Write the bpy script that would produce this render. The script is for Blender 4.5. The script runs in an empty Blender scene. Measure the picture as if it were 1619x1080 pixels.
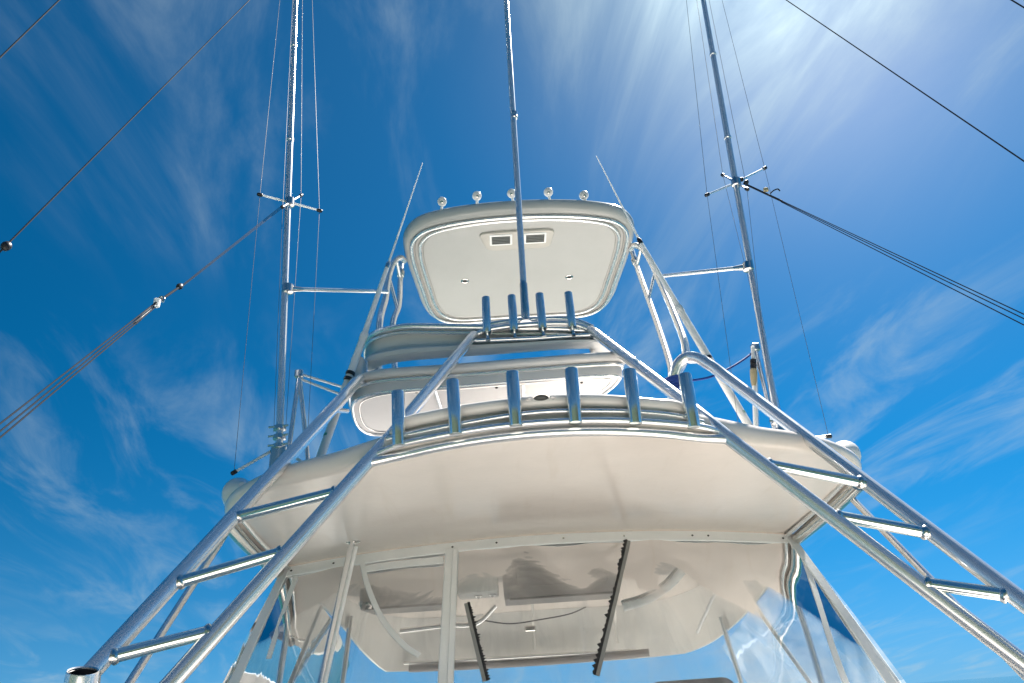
import bpy, math, random
import numpy as np
from mathutils import Vector, Matrix
random.seed(7)
sc = bpy.context.scene

# ------------------------------------------------------------------ camera
IW, IH, FPX = 1619.0, 1080.0, 1079.0
PITCH, ROLL, YAW = math.radians(28.4), math.radians(-4.1), math.radians(1.8)
CAM = np.array([-0.204, 0.0, 0.0])
_f = np.array([math.sin(YAW) * math.cos(PITCH), math.cos(YAW) * math.cos(PITCH), math.sin(PITCH)])
_r0 = np.array([math.cos(YAW), -math.sin(YAW), 0.0])
_u0 = np.cross(_r0, _f)
_r = math.cos(ROLL) * _r0 + math.sin(ROLL) * _u0
_u = -math.sin(ROLL) * _r0 + math.cos(ROLL) * _u0
cd = bpy.data.cameras.new('camera')
cd.sensor_width = 36.0
cd.lens = FPX / IW * 36.0
cd.clip_start = 0.05
cd.clip_end = 20000
cam = bpy.data.objects.new('camera', cd)
sc.collection.objects.link(cam)
M = Matrix(((_r[0], _u[0], -_f[0], CAM[0]), (_r[1], _u[1], -_f[1], CAM[1]), (_r[2], _u[2], -_f[2], CAM[2]), (0, 0, 0, 1)))
cam.matrix_world = M
sc.camera = cam

# ------------------------------------------------------------------ world and sun
SUN_EL, SUN_AZ = math.radians(56), math.radians(38)      # azimuth from +Y towards +X
SKY_STRENGTH = 0.10
w = bpy.data.worlds.new('World')
sc.world = w
w.use_nodes = True
nt = w.node_tree
nt.nodes.clear()
N = nt.nodes.new
L = nt.links.new


def wmath(op, a, b=None, c=None):
    n = N('ShaderNodeMath')
    n.operation = op
    for i, v in enumerate((a, b, c)):
        if v is None:
            continue
        if isinstance(v, (int, float)):
            n.inputs[i].default_value = v
        else:
            L(v, n.inputs[i])
    return n.outputs[0]


sky = N('ShaderNodeTexSky')
sky.sky_type = 'NISHITA'
sky.sun_disc = False
sky.sun_elevation = SUN_EL
sky.sun_rotation = SUN_AZ
sky.altitude = 0
sky.air_density = 1.0
sky.dust_density = 0.25
sky.ozone_density = 3.0
hs = N('ShaderNodeHueSaturation')
hs.inputs['Saturation'].default_value = 1.3
hs.inputs['Hue'].default_value = 0.482
hs.inputs['Value'].default_value = 1.0
# a polarised, contrasty sky: gamma on the sky's own colours deepens the blue
pre = N('ShaderNodeVectorMath')
pre.operation = 'SCALE'
pre.inputs['Scale'].default_value = 0.1
L(sky.outputs[0], pre.inputs[0])
SKY_GAIN = 4.95
gam = N('ShaderNodeGamma')
gam.inputs['Gamma'].default_value = 1.5
L(pre.outputs[0], gam.inputs['Color'])
post = N('ShaderNodeVectorMath')
post.operation = 'SCALE'
post.inputs['Scale'].default_value = SKY_GAIN
L(gam.outputs[0], post.inputs[0])
L(post.outputs[0], hs.inputs['Color'])
tc = N('ShaderNodeTexCoord')
# look the sky up a little above the true horizon: no yellow band of haze
lift = N('ShaderNodeVectorMath')
lift.operation = 'MULTIPLY_ADD'
L(tc.outputs['Generated'], lift.inputs[0])
lift.inputs[1].default_value = (1, 1, 0.9)
lift.inputs[2].default_value = (0, 0, 0.2)
L(lift.outputs[0], sky.inputs[0])
sep = N('ShaderNodeSeparateXYZ')
L(tc.outputs['Generated'], sep.inputs[0])
zz = wmath('ADD', wmath('MAXIMUM', sep.outputs[2], 0.0), 0.16)
uu = wmath('DIVIDE', sep.outputs[0], zz)
vv = wmath('DIVIDE', sep.outputs[1], zz)
# cirrus: streaks lying along the y axis of the cloud layer
cmb = N('ShaderNodeCombineXYZ')
L(wmath('ADD', wmath('MULTIPLY', uu, 1.5), wmath('MULTIPLY', vv, 0.21)), cmb.inputs[0])
L(wmath('MULTIPLY', vv, 0.5), cmb.inputs[1])
cmb.inputs[2].default_value = 8.2
n1 = N('ShaderNodeTexNoise')
n1.inputs['Scale'].default_value = 2.7
n1.inputs['Detail'].default_value = 9.0
n1.inputs['Roughness'].default_value = 0.6
n1.inputs['Distortion'].default_value = 0.7
L(cmb.outputs[0], n1.inputs['Vector'])
cmb2 = N('ShaderNodeCombineXYZ')
L(uu, cmb2.inputs[0])
L(vv, cmb2.inputs[1])
cmb2.inputs[2].default_value = 1.3
n2 = N('ShaderNodeTexNoise')
n2.inputs['Scale'].default_value = 0.75
n2.inputs['Detail'].default_value = 3.0
L(cmb2.outputs[0], n2.inputs['Vector'])
mr = N('ShaderNodeMapRange')
mr.interpolation_type = 'SMOOTHSTEP'
mr.inputs['From Min'].default_value = 0.44
mr.inputs['From Max'].default_value = 0.80
L(n1.outputs['Fac'], mr.inputs['Value'])
mr2 = N('ShaderNodeMapRange')
mr2.interpolation_type = 'SMOOTHSTEP'
mr2.inputs['From Min'].default_value = 0.31
mr2.inputs['From Max'].default_value = 0.62
L(n2.outputs['Fac'], mr2.inputs['Value'])
cloud = wmath('MULTIPLY', mr.outputs[0], mr2.outputs[0])
# thin ice cloud scatters forward: brighter towards the sun
sd = N('ShaderNodeVectorMath')
sd.operation = 'DOT_PRODUCT'
L(tc.outputs['Generated'], sd.inputs[0])
sd.inputs[1].default_value = (math.sin(SUN_AZ) * math.cos(SUN_EL), math.cos(SUN_AZ) * math.cos(SUN_EL), math.sin(SUN_EL))
dots = wmath('MAXIMUM', sd.outputs['Value'], 0.0)
halo = wmath('POWER', dots, 42.0)
halo_n = wmath('MULTIPLY', halo, wmath('MAXIMUM', wmath('SUBTRACT', wmath('MULTIPLY', n1.outputs['Fac'], 3.0), 0.75), 0.12))
veil = wmath('MULTIPLY', wmath('POWER', dots, 4.0), 0.055)
cl_fac = wmath('MINIMUM', wmath('ADD', wmath('ADD', wmath('MULTIPLY', cloud, 0.52), veil), wmath('MULTIPLY', halo_n, 1.15)), 0.95)
cl_val = wmath('ADD', wmath('MULTIPLY', halo, 3.0), 2.3)
ccol = N('ShaderNodeVectorMath')
ccol.operation = 'SCALE'
ccol.inputs[0].default_value = (0.74, 0.93, 1.0)
L(cl_val, ccol.inputs['Scale'])
mx = N('ShaderNodeMix')
mx.data_type = 'RGBA'
L(cl_fac, mx.inputs['Factor'])
# air near the horizon pales evenly all the way round
hz = N('ShaderNodeMix')
hz.data_type = 'RGBA'
hzf = wmath('MULTIPLY', wmath('POWER', wmath('SUBTRACT', 1.0, wmath('MAXIMUM', sep.outputs[2], 0.0)), 10.0), 0.75)
L(hzf, hz.inputs['Factor'])
L(hs.outputs[0], hz.inputs['A'])
hz.inputs['B'].default_value = (0.72, 1.62, 2.45, 1)
L(hz.outputs['Result'], mx.inputs['A'])
L(ccol.outputs[0], mx.inputs['B'])
bg = N('ShaderNodeBackground')
bg.inputs['Strength'].default_value = SKY_STRENGTH
L(mx.outputs['Result'], bg.inputs['Color'])
wo = N('ShaderNodeOutputWorld')
L(bg.outputs[0], wo.inputs[0])

sl = bpy.data.lights.new('sun', 'SUN')
sl.energy = 5.0
sl.angle = math.radians(0.53)
sl.color = (1.0, 0.95, 0.88)
so = bpy.data.objects.new('sun', sl)
sc.collection.objects.link(so)
so.location = (5, 8, 14)
so.rotation_euler = Vector((-math.sin(SUN_AZ) * math.cos(SUN_EL), -math.cos(SUN_AZ) * math.cos(SUN_EL), -math.sin(SUN_EL))).to_track_quat('-Z', 'Y').to_euler()

sc.view_settings.view_transform = 'Standard'
sc.view_settings.look = 'None'
sc.view_settings.gamma = 1.0
sc.view_settings.use_curve_mapping = False
sc.view_settings.exposure = 1.6
sc.render.engine = 'CYCLES'
sc.cycles.max_bounces = 10
sc.cycles.diffuse_bounces = 4
sc.cycles.glossy_bounces = 5
sc.cycles.transparent_max_bounces = 16
sc.cycles.caustics_reflective = False

# ------------------------------------------------------------------ pixel helpers


def ray(px, py):
    return _f + _r * (px - IW / 2) / FPX - _u * (py - IH / 2) / FPX


def PY(px, py, y):
    d = ray(px, py)
    return CAM + d * (y / d[1])


def PZ(px, py, z):
    d = ray(px, py)
    return CAM + d * (z / d[2])


def proj(p):
    d = np.asarray(p, float) - CAM
    z = d @ _f
    return np.array([IW / 2 + FPX * (d @ _r) / z, IH / 2 - FPX * (d @ _u) / z])


def mir(p):
    return np.array([-p[0], p[1], p[2]])


# ------------------------------------------------------------------ materials
def new_mat(name):
    m = bpy.data.materials.new(name)
    m.use_nodes = True
    b = m.node_tree.nodes['Principled BSDF']
    return m, m.node_tree, b


def simple(name, col, rough=0.4, metal=0.0, var=0.06, scale=6.0, bump=0.0, bscale=60.0, coat=0.0, rvar=0.08):
    m, t, b = new_mat(name)
    nn = t.nodes.new
    tco = nn('ShaderNodeTexCoord')
    nz = nn('ShaderNodeTexNoise')
    nz.inputs['Scale'].default_value = scale
    nz.inputs['Detail'].default_value = 5
    t.links.new(tco.outputs['Object'], nz.inputs['Vector'])
    cr = nn('ShaderNodeValToRGB')
    cr.color_ramp.elements[0].position = 0.3
    cr.color_ramp.elements[1].position = 0.7
    cr.color_ramp.elements[0].color = (*[max(0, c * (1 - var)) for c in col], 1)
    cr.color_ramp.elements[1].color = (*[min(1, c * (1 + var)) for c in col], 1)
    t.links.new(nz.outputs['Fac'], cr.inputs[0])
    t.links.new(cr.outputs[0], b.inputs['Base Color'])
    mr_ = nn('ShaderNodeMapRange')
    mr_.inputs['To Min'].default_value = max(0.02, rough - rvar)
    mr_.inputs['To Max'].default_value = rough + rvar
    t.links.new(nz.outputs['Fac'], mr_.inputs['Value'])
    t.links.new(mr_.outputs[0], b.inputs['Roughness'])
    b.inputs['Metallic'].default_value = metal
    b.inputs['Coat Weight'].default_value = coat
    if bump:
        nb = nn('ShaderNodeTexNoise')
        nb.inputs['Scale'].default_value = bscale
        nb.inputs['Detail'].default_value = 4
        t.links.new(tco.outputs['Object'], nb.inputs['Vector'])
        bp = nn('ShaderNodeBump')
        bp.inputs['Strength'].default_value = bump
        bp.inputs['Distance'].default_value = 0.01
        t.links.new(nb.outputs['Fac'], bp.inputs['Height'])
        t.links.new(bp.outputs[0], b.inputs['Normal'])
    return m


def gelcoat(name, col, stain=0.5, rough=0.22):
    """white boat gelcoat: faint mottling, thin run stains, soft gloss and slight waviness"""
    m, t, b = new_mat(name)
    nn = t.nodes.new
    tco = nn('ShaderNodeTexCoord')
    big = nn('ShaderNodeTexNoise')
    big.inputs['Scale'].default_value = 1.7
    big.inputs['Detail'].default_value = 6
    big.inputs['Roughness'].default_value = 0.6
    t.links.new(tco.outputs['Object'], big.inputs['Vector'])
    mp = nn('ShaderNodeMapping')
    mp.inputs['Scale'].default_value = (9, 1.1, 3)
    t.links.new(tco.outputs['Object'], mp.inputs[0])
    st = nn('ShaderNodeTexNoise')
    st.inputs['Scale'].default_value = 2.0
    st.inputs['Detail'].default_value = 6
    t.links.new(mp.outputs[0], st.inputs['Vector'])
    r1 = nn('ShaderNodeValToRGB')
    r1.color_ramp.elements[0].position = 0.58
    r1.color_ramp.elements[1].position = 0.85
    r1.color_ramp.elements[0].color = (0, 0, 0, 1)
    r1.color_ramp.elements[1].color = (stain, stain, stain, 1)
    t.links.new(st.outputs['Fac'], r1.inputs[0])
    r2 = nn('ShaderNodeValToRGB')
    r2.color_ramp.elements[0].position = 0.3
    r2.color_ramp.elements[1].position = 0.72
    r2.color_ramp.elements[0].color = (*[c * 0.93 for c in col], 1)
    r2.color_ramp.elements[1].color = (*[min(1, c * 1.03) for c in col], 1)
    t.links.new(big.outputs['Fac'], r2.inputs[0])
    mxx = nn('ShaderNodeMix')
    mxx.data_type = 'RGBA'
    t.links.new(r1.outputs[0], mxx.inputs['Factor'])
    t.links.new(r2.outputs[0], mxx.inputs['A'])
    mxx.inputs['B'].default_value = (col[0] * 0.82, col[1] * 0.76, col[2] * 0.68, 1)
    t.links.new(mxx.outputs['Result'], b.inputs['Base Color'])
    b.inputs['Roughness'].default_value = rough
    bp = nn('ShaderNodeBump')
    bp.inputs['Strength'].default_value = 0.22
    bp.inputs['Distance'].default_value = 0.02
    t.links.new(big.outputs['Fac'], bp.inputs['Height'])
    t.links.new(bp.outputs[0], b.inputs['Normal'])
    return m


def metal(name, col, rough=0.14, met=1.0):
    m, t, b = new_mat(name)
    nn = t.nodes.new
    tco = nn('ShaderNodeTexCoord')
    nz = nn('ShaderNodeTexNoise')
    nz.inputs['Scale'].default_value = 6
    nz.inputs['Detail'].default_value = 3
    nz.inputs['Roughness'].default_value = 0.65
    t.links.new(tco.outputs['Object'], nz.inputs['Vector'])
    mr_ = nn('ShaderNodeMapRange')
    mr_.inputs['From Min'].default_value = 0.3
    mr_.inputs['From Max'].default_value = 0.75
    mr_.inputs['To Min'].default_value = rough * 0.92
    mr_.inputs['To Max'].default_value = rough * 1.12
    t.links.new(nz.outputs['Fac'], mr_.inputs['Value'])
    t.links.new(mr_.outputs[0], b.inputs['Roughness'])
    cr = nn('ShaderNodeValToRGB')
    cr.color_ramp.elements[0].position = 0.3
    cr.color_ramp.elements[1].position = 0.7
    cr.color_ramp.elements[0].color = (*[c * 0.97 for c in col], 1)
    cr.color_ramp.elements[1].color = (*col, 1)
    t.links.new(nz.outputs['Fac'], cr.inputs[0])
    t.links.new(cr.outputs[0], b.inputs['Base Color'])
    b.inputs['Metallic'].default_value = met
    return m


def vinyl():
    """thin clear vinyl: mostly transmits straight through, wavy gloss on top, slight milky scatter"""
    m = bpy.data.materials.new('clear_vinyl')
    m.use_nodes = True
    t = m.node_tree
    t.nodes.clear()
    nn = t.nodes.new
    tco = nn('ShaderNodeTexCoord')
    nz = nn('ShaderNodeTexNoise')
    nz.inputs['Scale'].default_value = 3.2
    nz.inputs['Detail'].default_value = 2.5
    nz.inputs['Distortion'].default_value = 0.7
    t.links.new(tco.outputs['Object'], nz.inputs['Vector'])
    bp = nn('ShaderNodeBump')
    bp.inputs['Strength'].default_value = 0.1
    bp.inputs['Distance'].default_value = 0.03
    t.links.new(nz.outputs['Fac'], bp.inputs['Height'])
    tr = nn('ShaderNodeBsdfTransparent')
    tr.inputs[0].default_value = (0.90, 0.92, 0.92, 1)
    gl = nn('ShaderNodeBsdfGlossy')
    gl.inputs['Roughness'].default_value = 0.03
    gl.inputs['Color'].default_value = (1, 1, 1, 1)
    t.links.new(bp.outputs[0], gl.inputs['Normal'])
    df = nn('ShaderNodeBsdfTranslucent')
    df.inputs[0].default_value = (0.8, 0.84, 0.86, 1)
    fr = nn('ShaderNodeFresnel')
    fr.inputs['IOR'].default_value = 1.5
    t.links.new(bp.outputs[0], fr.inputs['Normal'])
    k = nn('ShaderNodeMath')
    k.operation = 'MULTIPLY'
    k.inputs[1].default_value = 1.25
    t.links.new(fr.outputs[0], k.inputs[0])
    m1 = nn('ShaderNodeMixShader')
    mp = nn('ShaderNodeMapping')
    mp.inputs['Scale'].default_value = (3.5, 1.0, 0.8)
    mp.inputs['Rotation'].default_value = (0, 0.5, 0)
    t.links.new(tco.outputs['Object'], mp.inputs[0])
    sm = nn('ShaderNodeTexNoise')
    sm.inputs['Scale'].default_value = 2.2
    sm.inputs['Detail'].default_value = 5
    sm.inputs['Distortion'].default_value = 1.2
    t.links.new(mp.outputs[0], sm.inputs['Vector'])
    hzr = nn('ShaderNodeMapRange')
    hzr.inputs['From Min'].default_value = 0.42
    hzr.inputs['From Max'].default_value = 0.75
    hzr.inputs['To Min'].default_value = 0.045
    hzr.inputs['To Max'].default_value = 0.30
    t.links.new(sm.outputs['Fac'], hzr.inputs['Value'])
    t.links.new(hzr.outputs[0], m1.inputs[0])
    t.links.new(tr.outputs[0], m1.inputs[1])
    t.links.new(df.outputs[0], m1.inputs[2])
    m2 = nn('ShaderNodeMixShader')
    t.links.new(k.outputs[0], m2.inputs[0])
    t.links.new(m1.outputs[0], m2.inputs[1])
    t.links.new(gl.outputs[0], m2.inputs[2])
    o = nn('ShaderNodeOutputMaterial')
    t.links.new(m2.outputs[0], o.inputs[0])
    return m


def water_mat():
    m, t, b = new_mat('sea_water')
    nn = t.nodes.new
    b.inputs['Base Color'].default_value = (0.012, 0.06, 0.065, 1)
    b.inputs['Roughness'].default_value = 0.08
    b.inputs['IOR'].default_value = 1.33
    tco = nn('ShaderNodeTexCoord')
    nz = nn('ShaderNodeTexNoise')
    nz.inputs['Scale'].default_value = 0.9
    nz.inputs['Detail'].default_value = 5
    t.links.new(tco.outputs['Object'], nz.inputs['Vector'])
    bp = nn('ShaderNodeBump')
    bp.inputs['Strength'].default_value = 0.2
    bp.inputs['Distance'].default_value = 0.2
    t.links.new(nz.outputs['Fac'], bp.inputs['Height'])
    t.links.new(bp.outputs[0], b.inputs['Normal'])
    return m


GEL = gelcoat('cream_gelcoat', (0.86, 0.785, 0.725), 0.35, 0.16)
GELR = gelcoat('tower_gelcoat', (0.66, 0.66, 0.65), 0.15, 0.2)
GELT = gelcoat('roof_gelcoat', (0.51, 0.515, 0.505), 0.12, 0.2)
GELW = gelcoat('white_gelcoat', (0.82, 0.80, 0.765), 0.15, 0.18)
DECK = gelcoat('deck_gelcoat', (0.88, 0.80, 0.725), 0.05, 0.45)
ALU = metal('satin_aluminium', (0.92, 0.92, 0.915), 0.24, 0.8)
POL = metal('polished_aluminium', (0.86, 0.90, 0.885), 0.08, 0.93)
ALUD = metal('weathered_aluminium', (0.72, 0.70, 0.66), 0.26)
ALUB = metal('brushed_beam', (0.80, 0.78, 0.74), 0.2)
STEEL = metal('stainless_fitting', (0.70, 0.69, 0.67), 0.22)
BLACK = simple('black_plastic', (0.015, 0.015, 0.017), 0.45)
ZIP = simple('black_zipper', (0.02, 0.021, 0.024), 0.6, bump=0.4, bscale=150)
ROPE = simple('grey_rope', (0.032, 0.038, 0.05), 0.8)
WIRE = simple('stay_wire', (0.16, 0.15, 0.15), 0.4, metal=0.4)
ROPE.node_tree.nodes['Principled BSDF'].inputs['Specular IOR Level'].default_value = 0.05
ANT = simple('antenna_white', (0.80, 0.81, 0.80), 0.3, coat=0.3)
_b = ANT.node_tree.nodes['Principled BSDF']
_b.inputs['Subsurface Weight'].default_value = 0.6
_b.inputs['Subsurface Radius'].default_value = (1, 1, 1)
_b.inputs['Subsurface Scale'].default_value = 0.02
BLUE = simple('blue_rope', (0.01, 0.05, 0.28), 0.75, bump=0.5, bscale=220)
TRIM = simple('white_vinyl_trim', (0.93, 0.95, 0.95), 0.42, var=0.03, scale=9, bump=0.15, bscale=90)
LINER = simple('grey_liner', (0.20, 0.185, 0.18), 0.45, var=0.07, scale=2.5)
HEAD = simple('headliner_grey', (0.20, 0.195, 0.195), 0.35, var=0.1, scale=2.0)
BROW = gelcoat('brow_gelcoat', (0.90, 0.89, 0.86), 0.05, 0.25)
GREYP = simple('grey_plastic', (0.30, 0.31, 0.30), 0.45)
SLOT = simple('dark_grille', (0.06, 0.065, 0.065), 0.5)
LENS = simple('lamp_lens', (0.70, 0.69, 0.70), 0.12, coat=0.6, var=0.1, scale=40)
CUSH = simple('cushion_vinyl', (0.66, 0.66, 0.65), 0.5, bump=0.2, bscale=40)
SEAT = simple('dark_seat_vinyl', (0.10, 0.11, 0.13), 0.5)
YEL = simple('worn_yellow_foam', (0.42, 0.36, 0.22), 0.7)
CLEAR = vinyl()
WATER = water_mat()

# ------------------------------------------------------------------ object helpers
ORG = {}


def tag(o, label, cat, group=None, kind=None):
    if label:
        o['label'] = label
    if cat:
        o['category'] = cat
    if group:
        o['group'] = group
    if kind:
        o['kind'] = kind
    return o


def thing(name, loc, label, cat, group=None):
    o = bpy.data.objects.new(name, None)
    o.empty_display_size = 0.1
    sc.collection.objects.link(o)
    o.location = loc
    ORG[o.name] = np.array(loc, float)
    return tag(o, label, cat, group)


def link(name, me, parent=None, loc=None, rot=None):
    o = bpy.data.objects.new(name, me)
    sc.collection.objects.link(o)
    base = ORG[parent.name] if parent else np.zeros(3)
    p = np.array(loc if loc is not None else base, float)
    o.location = p - base
    if rot is not None:
        o.rotation_euler = rot
    if parent:
        o.parent = parent
    ORG[o.name] = p
    return o


def mesh(name, V, F, mat, parent=None, smooth=True, origin=None, sharp=35):
    V = np.asarray(V, float)
    if parent is not None:
        org = ORG[parent.name]
    elif origin is not None:
        org = np.array(origin, float)
    else:
        org = np.array([V[:, 0].mean(), V[:, 1].mean(), V[:, 2].min()])
    me = bpy.data.meshes.new(name)
    me.from_pydata([tuple(v) for v in (V - org)], [], [tuple(f) for f in F])
    me.materials.append(mat)
    me.validate()
    me.update()
    if smooth:
        me.polygons.foreach_set('use_smooth', [True] * len(me.polygons))
        me.set_sharp_from_angle(angle=math.radians(sharp))
    o = bpy.data.objects.new(name, me)
    sc.collection.objects.link(o)
    o.location = org - (ORG[parent.name] if parent is not None else 0)
    if parent is not None:
        o.parent = parent
    ORG[o.name] = org
    return o


def cat_rom(pts, k=8, closed=False):
    P = [np.asarray(p, float) for p in pts]
    n = len(P)
    out = []
    rng = range(n if closed else n - 1)
    for i in rng:
        if closed:
            p0, p1, p2, p3 = P[i - 1], P[i], P[(i + 1) % n], P[(i + 2) % n]
        else:
            p1, p2 = P[i], P[i + 1]
            p0 = P[i - 1] if i else 2 * p1 - p2
            p3 = P[i + 2] if i + 2 < n else 2 * p2 - p1
        d1 = max(np.linalg.norm(p1 - p0), 1e-6) ** .5
        d2 = max(np.linalg.norm(p2 - p1), 1e-6) ** .5
        d3 = max(np.linalg.norm(p3 - p2), 1e-6) ** .5
        m1 = (p1 - p0) / d1 - (p2 - p0) / (d1 + d2) + (p2 - p1) / d2
        m2 = (p2 - p1) / d2 - (p3 - p1) / (d2 + d3) + (p3 - p2) / d3
        m1, m2 = m1 * d2, m2 * d2
        for j in range(k):
            t = j / k
            out.append((2 * t**3 - 3 * t**2 + 1) * p1 + (t**3 - 2 * t**2 + t) * m1 + (-2 * t**3 + 3 * t**2) * p2 + (t**3 - t**2) * m2)
    if not closed:
        out.append(P[-1])
    return out


def fillet(pts, rad, k=6):
    """polyline with rounded corners"""
    P = [np.asarray(p, float) for p in pts]
    out = [P[0]]
    for i in range(1, len(P) - 1):
        a, b, c = P[i - 1], P[i], P[i + 1]
        da, dc = a - b, c - b
        la, lc = np.linalg.norm(da), np.linalg.norm(dc)
        r = min(rad, la * .45, lc * .45)
        p0, p2 = b + da / la * r, b + dc / lc * r
        for j in range(k + 1):
            t = j / k
            out.append((1 - t)**2 * p0 + 2 * t * (1 - t) * b + t * t * p2)
    out.append(P[-1])
    return out


def tube_geo(pts, r, n=16, closed=False, caps=True):
    P = [np.asarray(p, float) for p in pts]
    m = len(P)
    rs = [r] * m if isinstance(r, (int, float)) else list(r)
    if not closed:                       # short segments keep long tubes clean
        P2, r2 = [P[0]], [rs[0]]
        for i in range(m - 1):
            k = max(1, int(np.linalg.norm(P[i + 1] - P[i]) / 0.2))
            for j in range(1, k + 1):
                P2.append(P[i] + (P[i + 1] - P[i]) * j / k)
                r2.append(rs[i] + (rs[i + 1] - rs[i]) * j / k)
        P, rs, m = P2, r2, len(P2)
    T = []
    for i in range(m):
        if closed:
            d = P[(i + 1) % m] - P[i - 1]
        else:
            d = P[min(i + 1, m - 1)] - P[max(i - 1, 0)]
        T.append(d / (np.linalg.norm(d) + 1e-12))
    ref = np.array([0, 0, 1.0]) if abs(T[0][2]) < 0.9 else np.array([0, 1.0, 0])
    u = np.cross(T[0], ref)
    u /= np.linalg.norm(u)
    V = []
    F = []
    for i in range(m):
        u = u - T[i] * (u @ T[i])
        u /= np.linalg.norm(u)
        v = np.cross(T[i], u)
        for j in range(n):
            a = 2 * math.pi * j / n
            V.append(P[i] + rs[i] * (math.cos(a) * u + math.sin(a) * v))
    for i in range(m if closed else m - 1):
        for j in range(n):
            a, b = i * n + j, i * n + (j + 1) % n
            c, d = ((i + 1) % m) * n + (j + 1) % n, ((i + 1) % m) * n + j
            F.append((a, b, c, d))
    if caps and not closed:
        F.append(tuple(range(n))[::-1])
        F.append(tuple((m - 1) * n + j for j in range(n)))
    return V, F


def tube(name, pts, r, mat, parent=None, n=16, closed=False, caps=True):
    V, F = tube_geo(pts, r, n, closed, caps)
    return mesh(name, V, F, mat, parent)


def merge(parts):
    V, F = [], []
    for v, f in parts:
        o = len(V)
        V += list(v)
        F += [tuple(i + o for i in q) for q in f]
    return V, F


def box_geo(c, s, ax=None, bev=0.0):
    """box at c with half sizes s along axes ax; bevelled in the x-y profile"""
    A = np.eye(3) if ax is None else np.asarray(ax, float)
    c = np.asarray(c, float)
    if bev <= 0:
        V = [c + A[0] * s[0] * i + A[1] * s[1] * j + A[2] * s[2] * k for k in (-1, 1) for (i, j) in ((-1, -1), (1, -1), (1, 1), (-1, 1))]
        F = [(3, 2, 1, 0), (4, 5, 6, 7)] + [(i, (i + 1) % 4, 4 + (i + 1) % 4, 4 + i) for i in range(4)]
        return V, F
    ring = []
    for (i, j, a0) in ((1, 1, 0), (-1, 1, 90), (-1, -1, 180), (1, -1, 270)):
        for q in range(5):
            a = math.radians(a0 + 22.5 * q)
            ring.append((i * (s[0] - bev) + bev * math.cos(a), j * (s[1] - bev) + bev * math.sin(a)))
    n = len(ring)
    V, F = [], []
    e = bev * .45
    for (z, k) in ((-s[2], e), (-s[2] + e, 0), (s[2] - e, 0), (s[2], e)):
        for (x, y) in ring:
            f_ = (1 - k / max(s[0], 1e-6)), (1 - k / max(s[1], 1e-6))
            V.append(c + A[0] * x * f_[0] + A[1] * y * f_[1] + A[2] * z)
    for q in range(3):
        for i in range(n):
            F.append((q * n + i, q * n + (i + 1) % n, (q + 1) * n + (i + 1) % n, (q + 1) * n + i))
    F.append(tuple(range(n))[::-1])
    F.append(tuple(3 * n + i for i in range(n)))
    return V, F


def box(name, c, s, mat, parent=None, ax=None, bev=0.0):
    V, F = box_geo(c, s, ax, bev)
    return mesh(name, V, F, mat, parent)


def lathe_geo(prof, n=24, base=(0, 0, 0), axis=(0, 0, 1), cap0=True, cap1=True):
    ax = np.asarray(axis, float)
    ax = ax / np.linalg.norm(ax)
    ref = np.array([1.0, 0, 0]) if abs(ax[0]) < .9 else np.array([0, 1.0, 0])
    u = np.cross(ax, ref)
    u /= np.linalg.norm(u)
    v = np.cross(ax, u)
    base = np.asarray(base, float)
    V, F = [], []
    for (r, h) in prof:
        for j in range(n):
            a = 2 * math.pi * j / n
            V.append(base + ax * h + r * (math.cos(a) * u + math.sin(a) * v))
    for i in range(len(prof) - 1):
        for j in range(n):
            F.append((i * n + j, i * n + (j + 1) % n, (i + 1) * n + (j + 1) % n, (i + 1) * n + j))
    if cap0:
        F.append(tuple(range(n))[::-1])
    if cap1:
        F.append(tuple((len(prof) - 1) * n + j for j in range(n)))
    return V, F


def slab_geo(outline, zb, zt, bulge=0.03, rings=(0.93, 0.8, 0.6, 0.35, 0.12), center=None, steps=7, inset_top=0.0):
    """closed plate: outline (x,y) loop, zb/zt functions, rounded edge that swells outwards by bulge"""
    O = np.asarray(outline, float)
    n = len(O)
    c = O.mean(0) if center is None else np.asarray(center, float)
    d = np.roll(O, -1, 0) - np.roll(O, 1, 0)
    nr = np.stack([d[:, 1], -d[:, 0]], 1)
    nr /= np.linalg.norm(nr, axis=1)[:, None] + 1e-9
    area = 0.5 * np.sum(O[:, 0] * np.roll(O[:, 1], -1) - np.roll(O[:, 0], -1) * O[:, 1])
    if area < 0:
        nr = -nr
    V, F = [], []
    loops = []

    def add(xy, zf):
        i0 = len(V)
        for p in xy:
            V.append((p[0], p[1], zf(p[0], p[1])))
        loops.append(i0)
    for s in rings[::-1]:
        add(c + (O - c) * s, zb)
    for k in range(steps + 1):
        a = -math.pi / 2 + math.pi * k / steps
        off = bulge * math.cos(a)
        h = (math.sin(a) + 1) / 2
        i0 = len(V)
        for p, q in zip(O, nr):
            z0, z1 = zb(p[0], p[1]), zt(p[0], p[1])
            V.append((p[0] + q[0] * off, p[1] + q[1] * off, z0 + (z1 - z0) * h))
        loops.append(i0)
    for s in rings:
        add(c + (O - c) * s, zt)
    for a, b in zip(loops[:-1], loops[1:]):
        for j in range(n):
            k = (j + 1) % n
            F.append((a + j, a + k, b + k, b + j))
    F.append(tuple(loops[0] + j for j in range(n))[::-1])
    F.append(tuple(loops[-1] + j for j in range(n)))
    if area < 0:
        F = [f[::-1] for f in F]
    return V, F


def mirrored(half):
    """half outline from the near centre (x=0) round the right side to the far centre -> full loop"""
    h = [np.asarray(p, float) for p in half]
    return h + [np.array([-p[0], p[1]]) for p in h[::-1] if abs(p[0]) > 1e-6]


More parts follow.
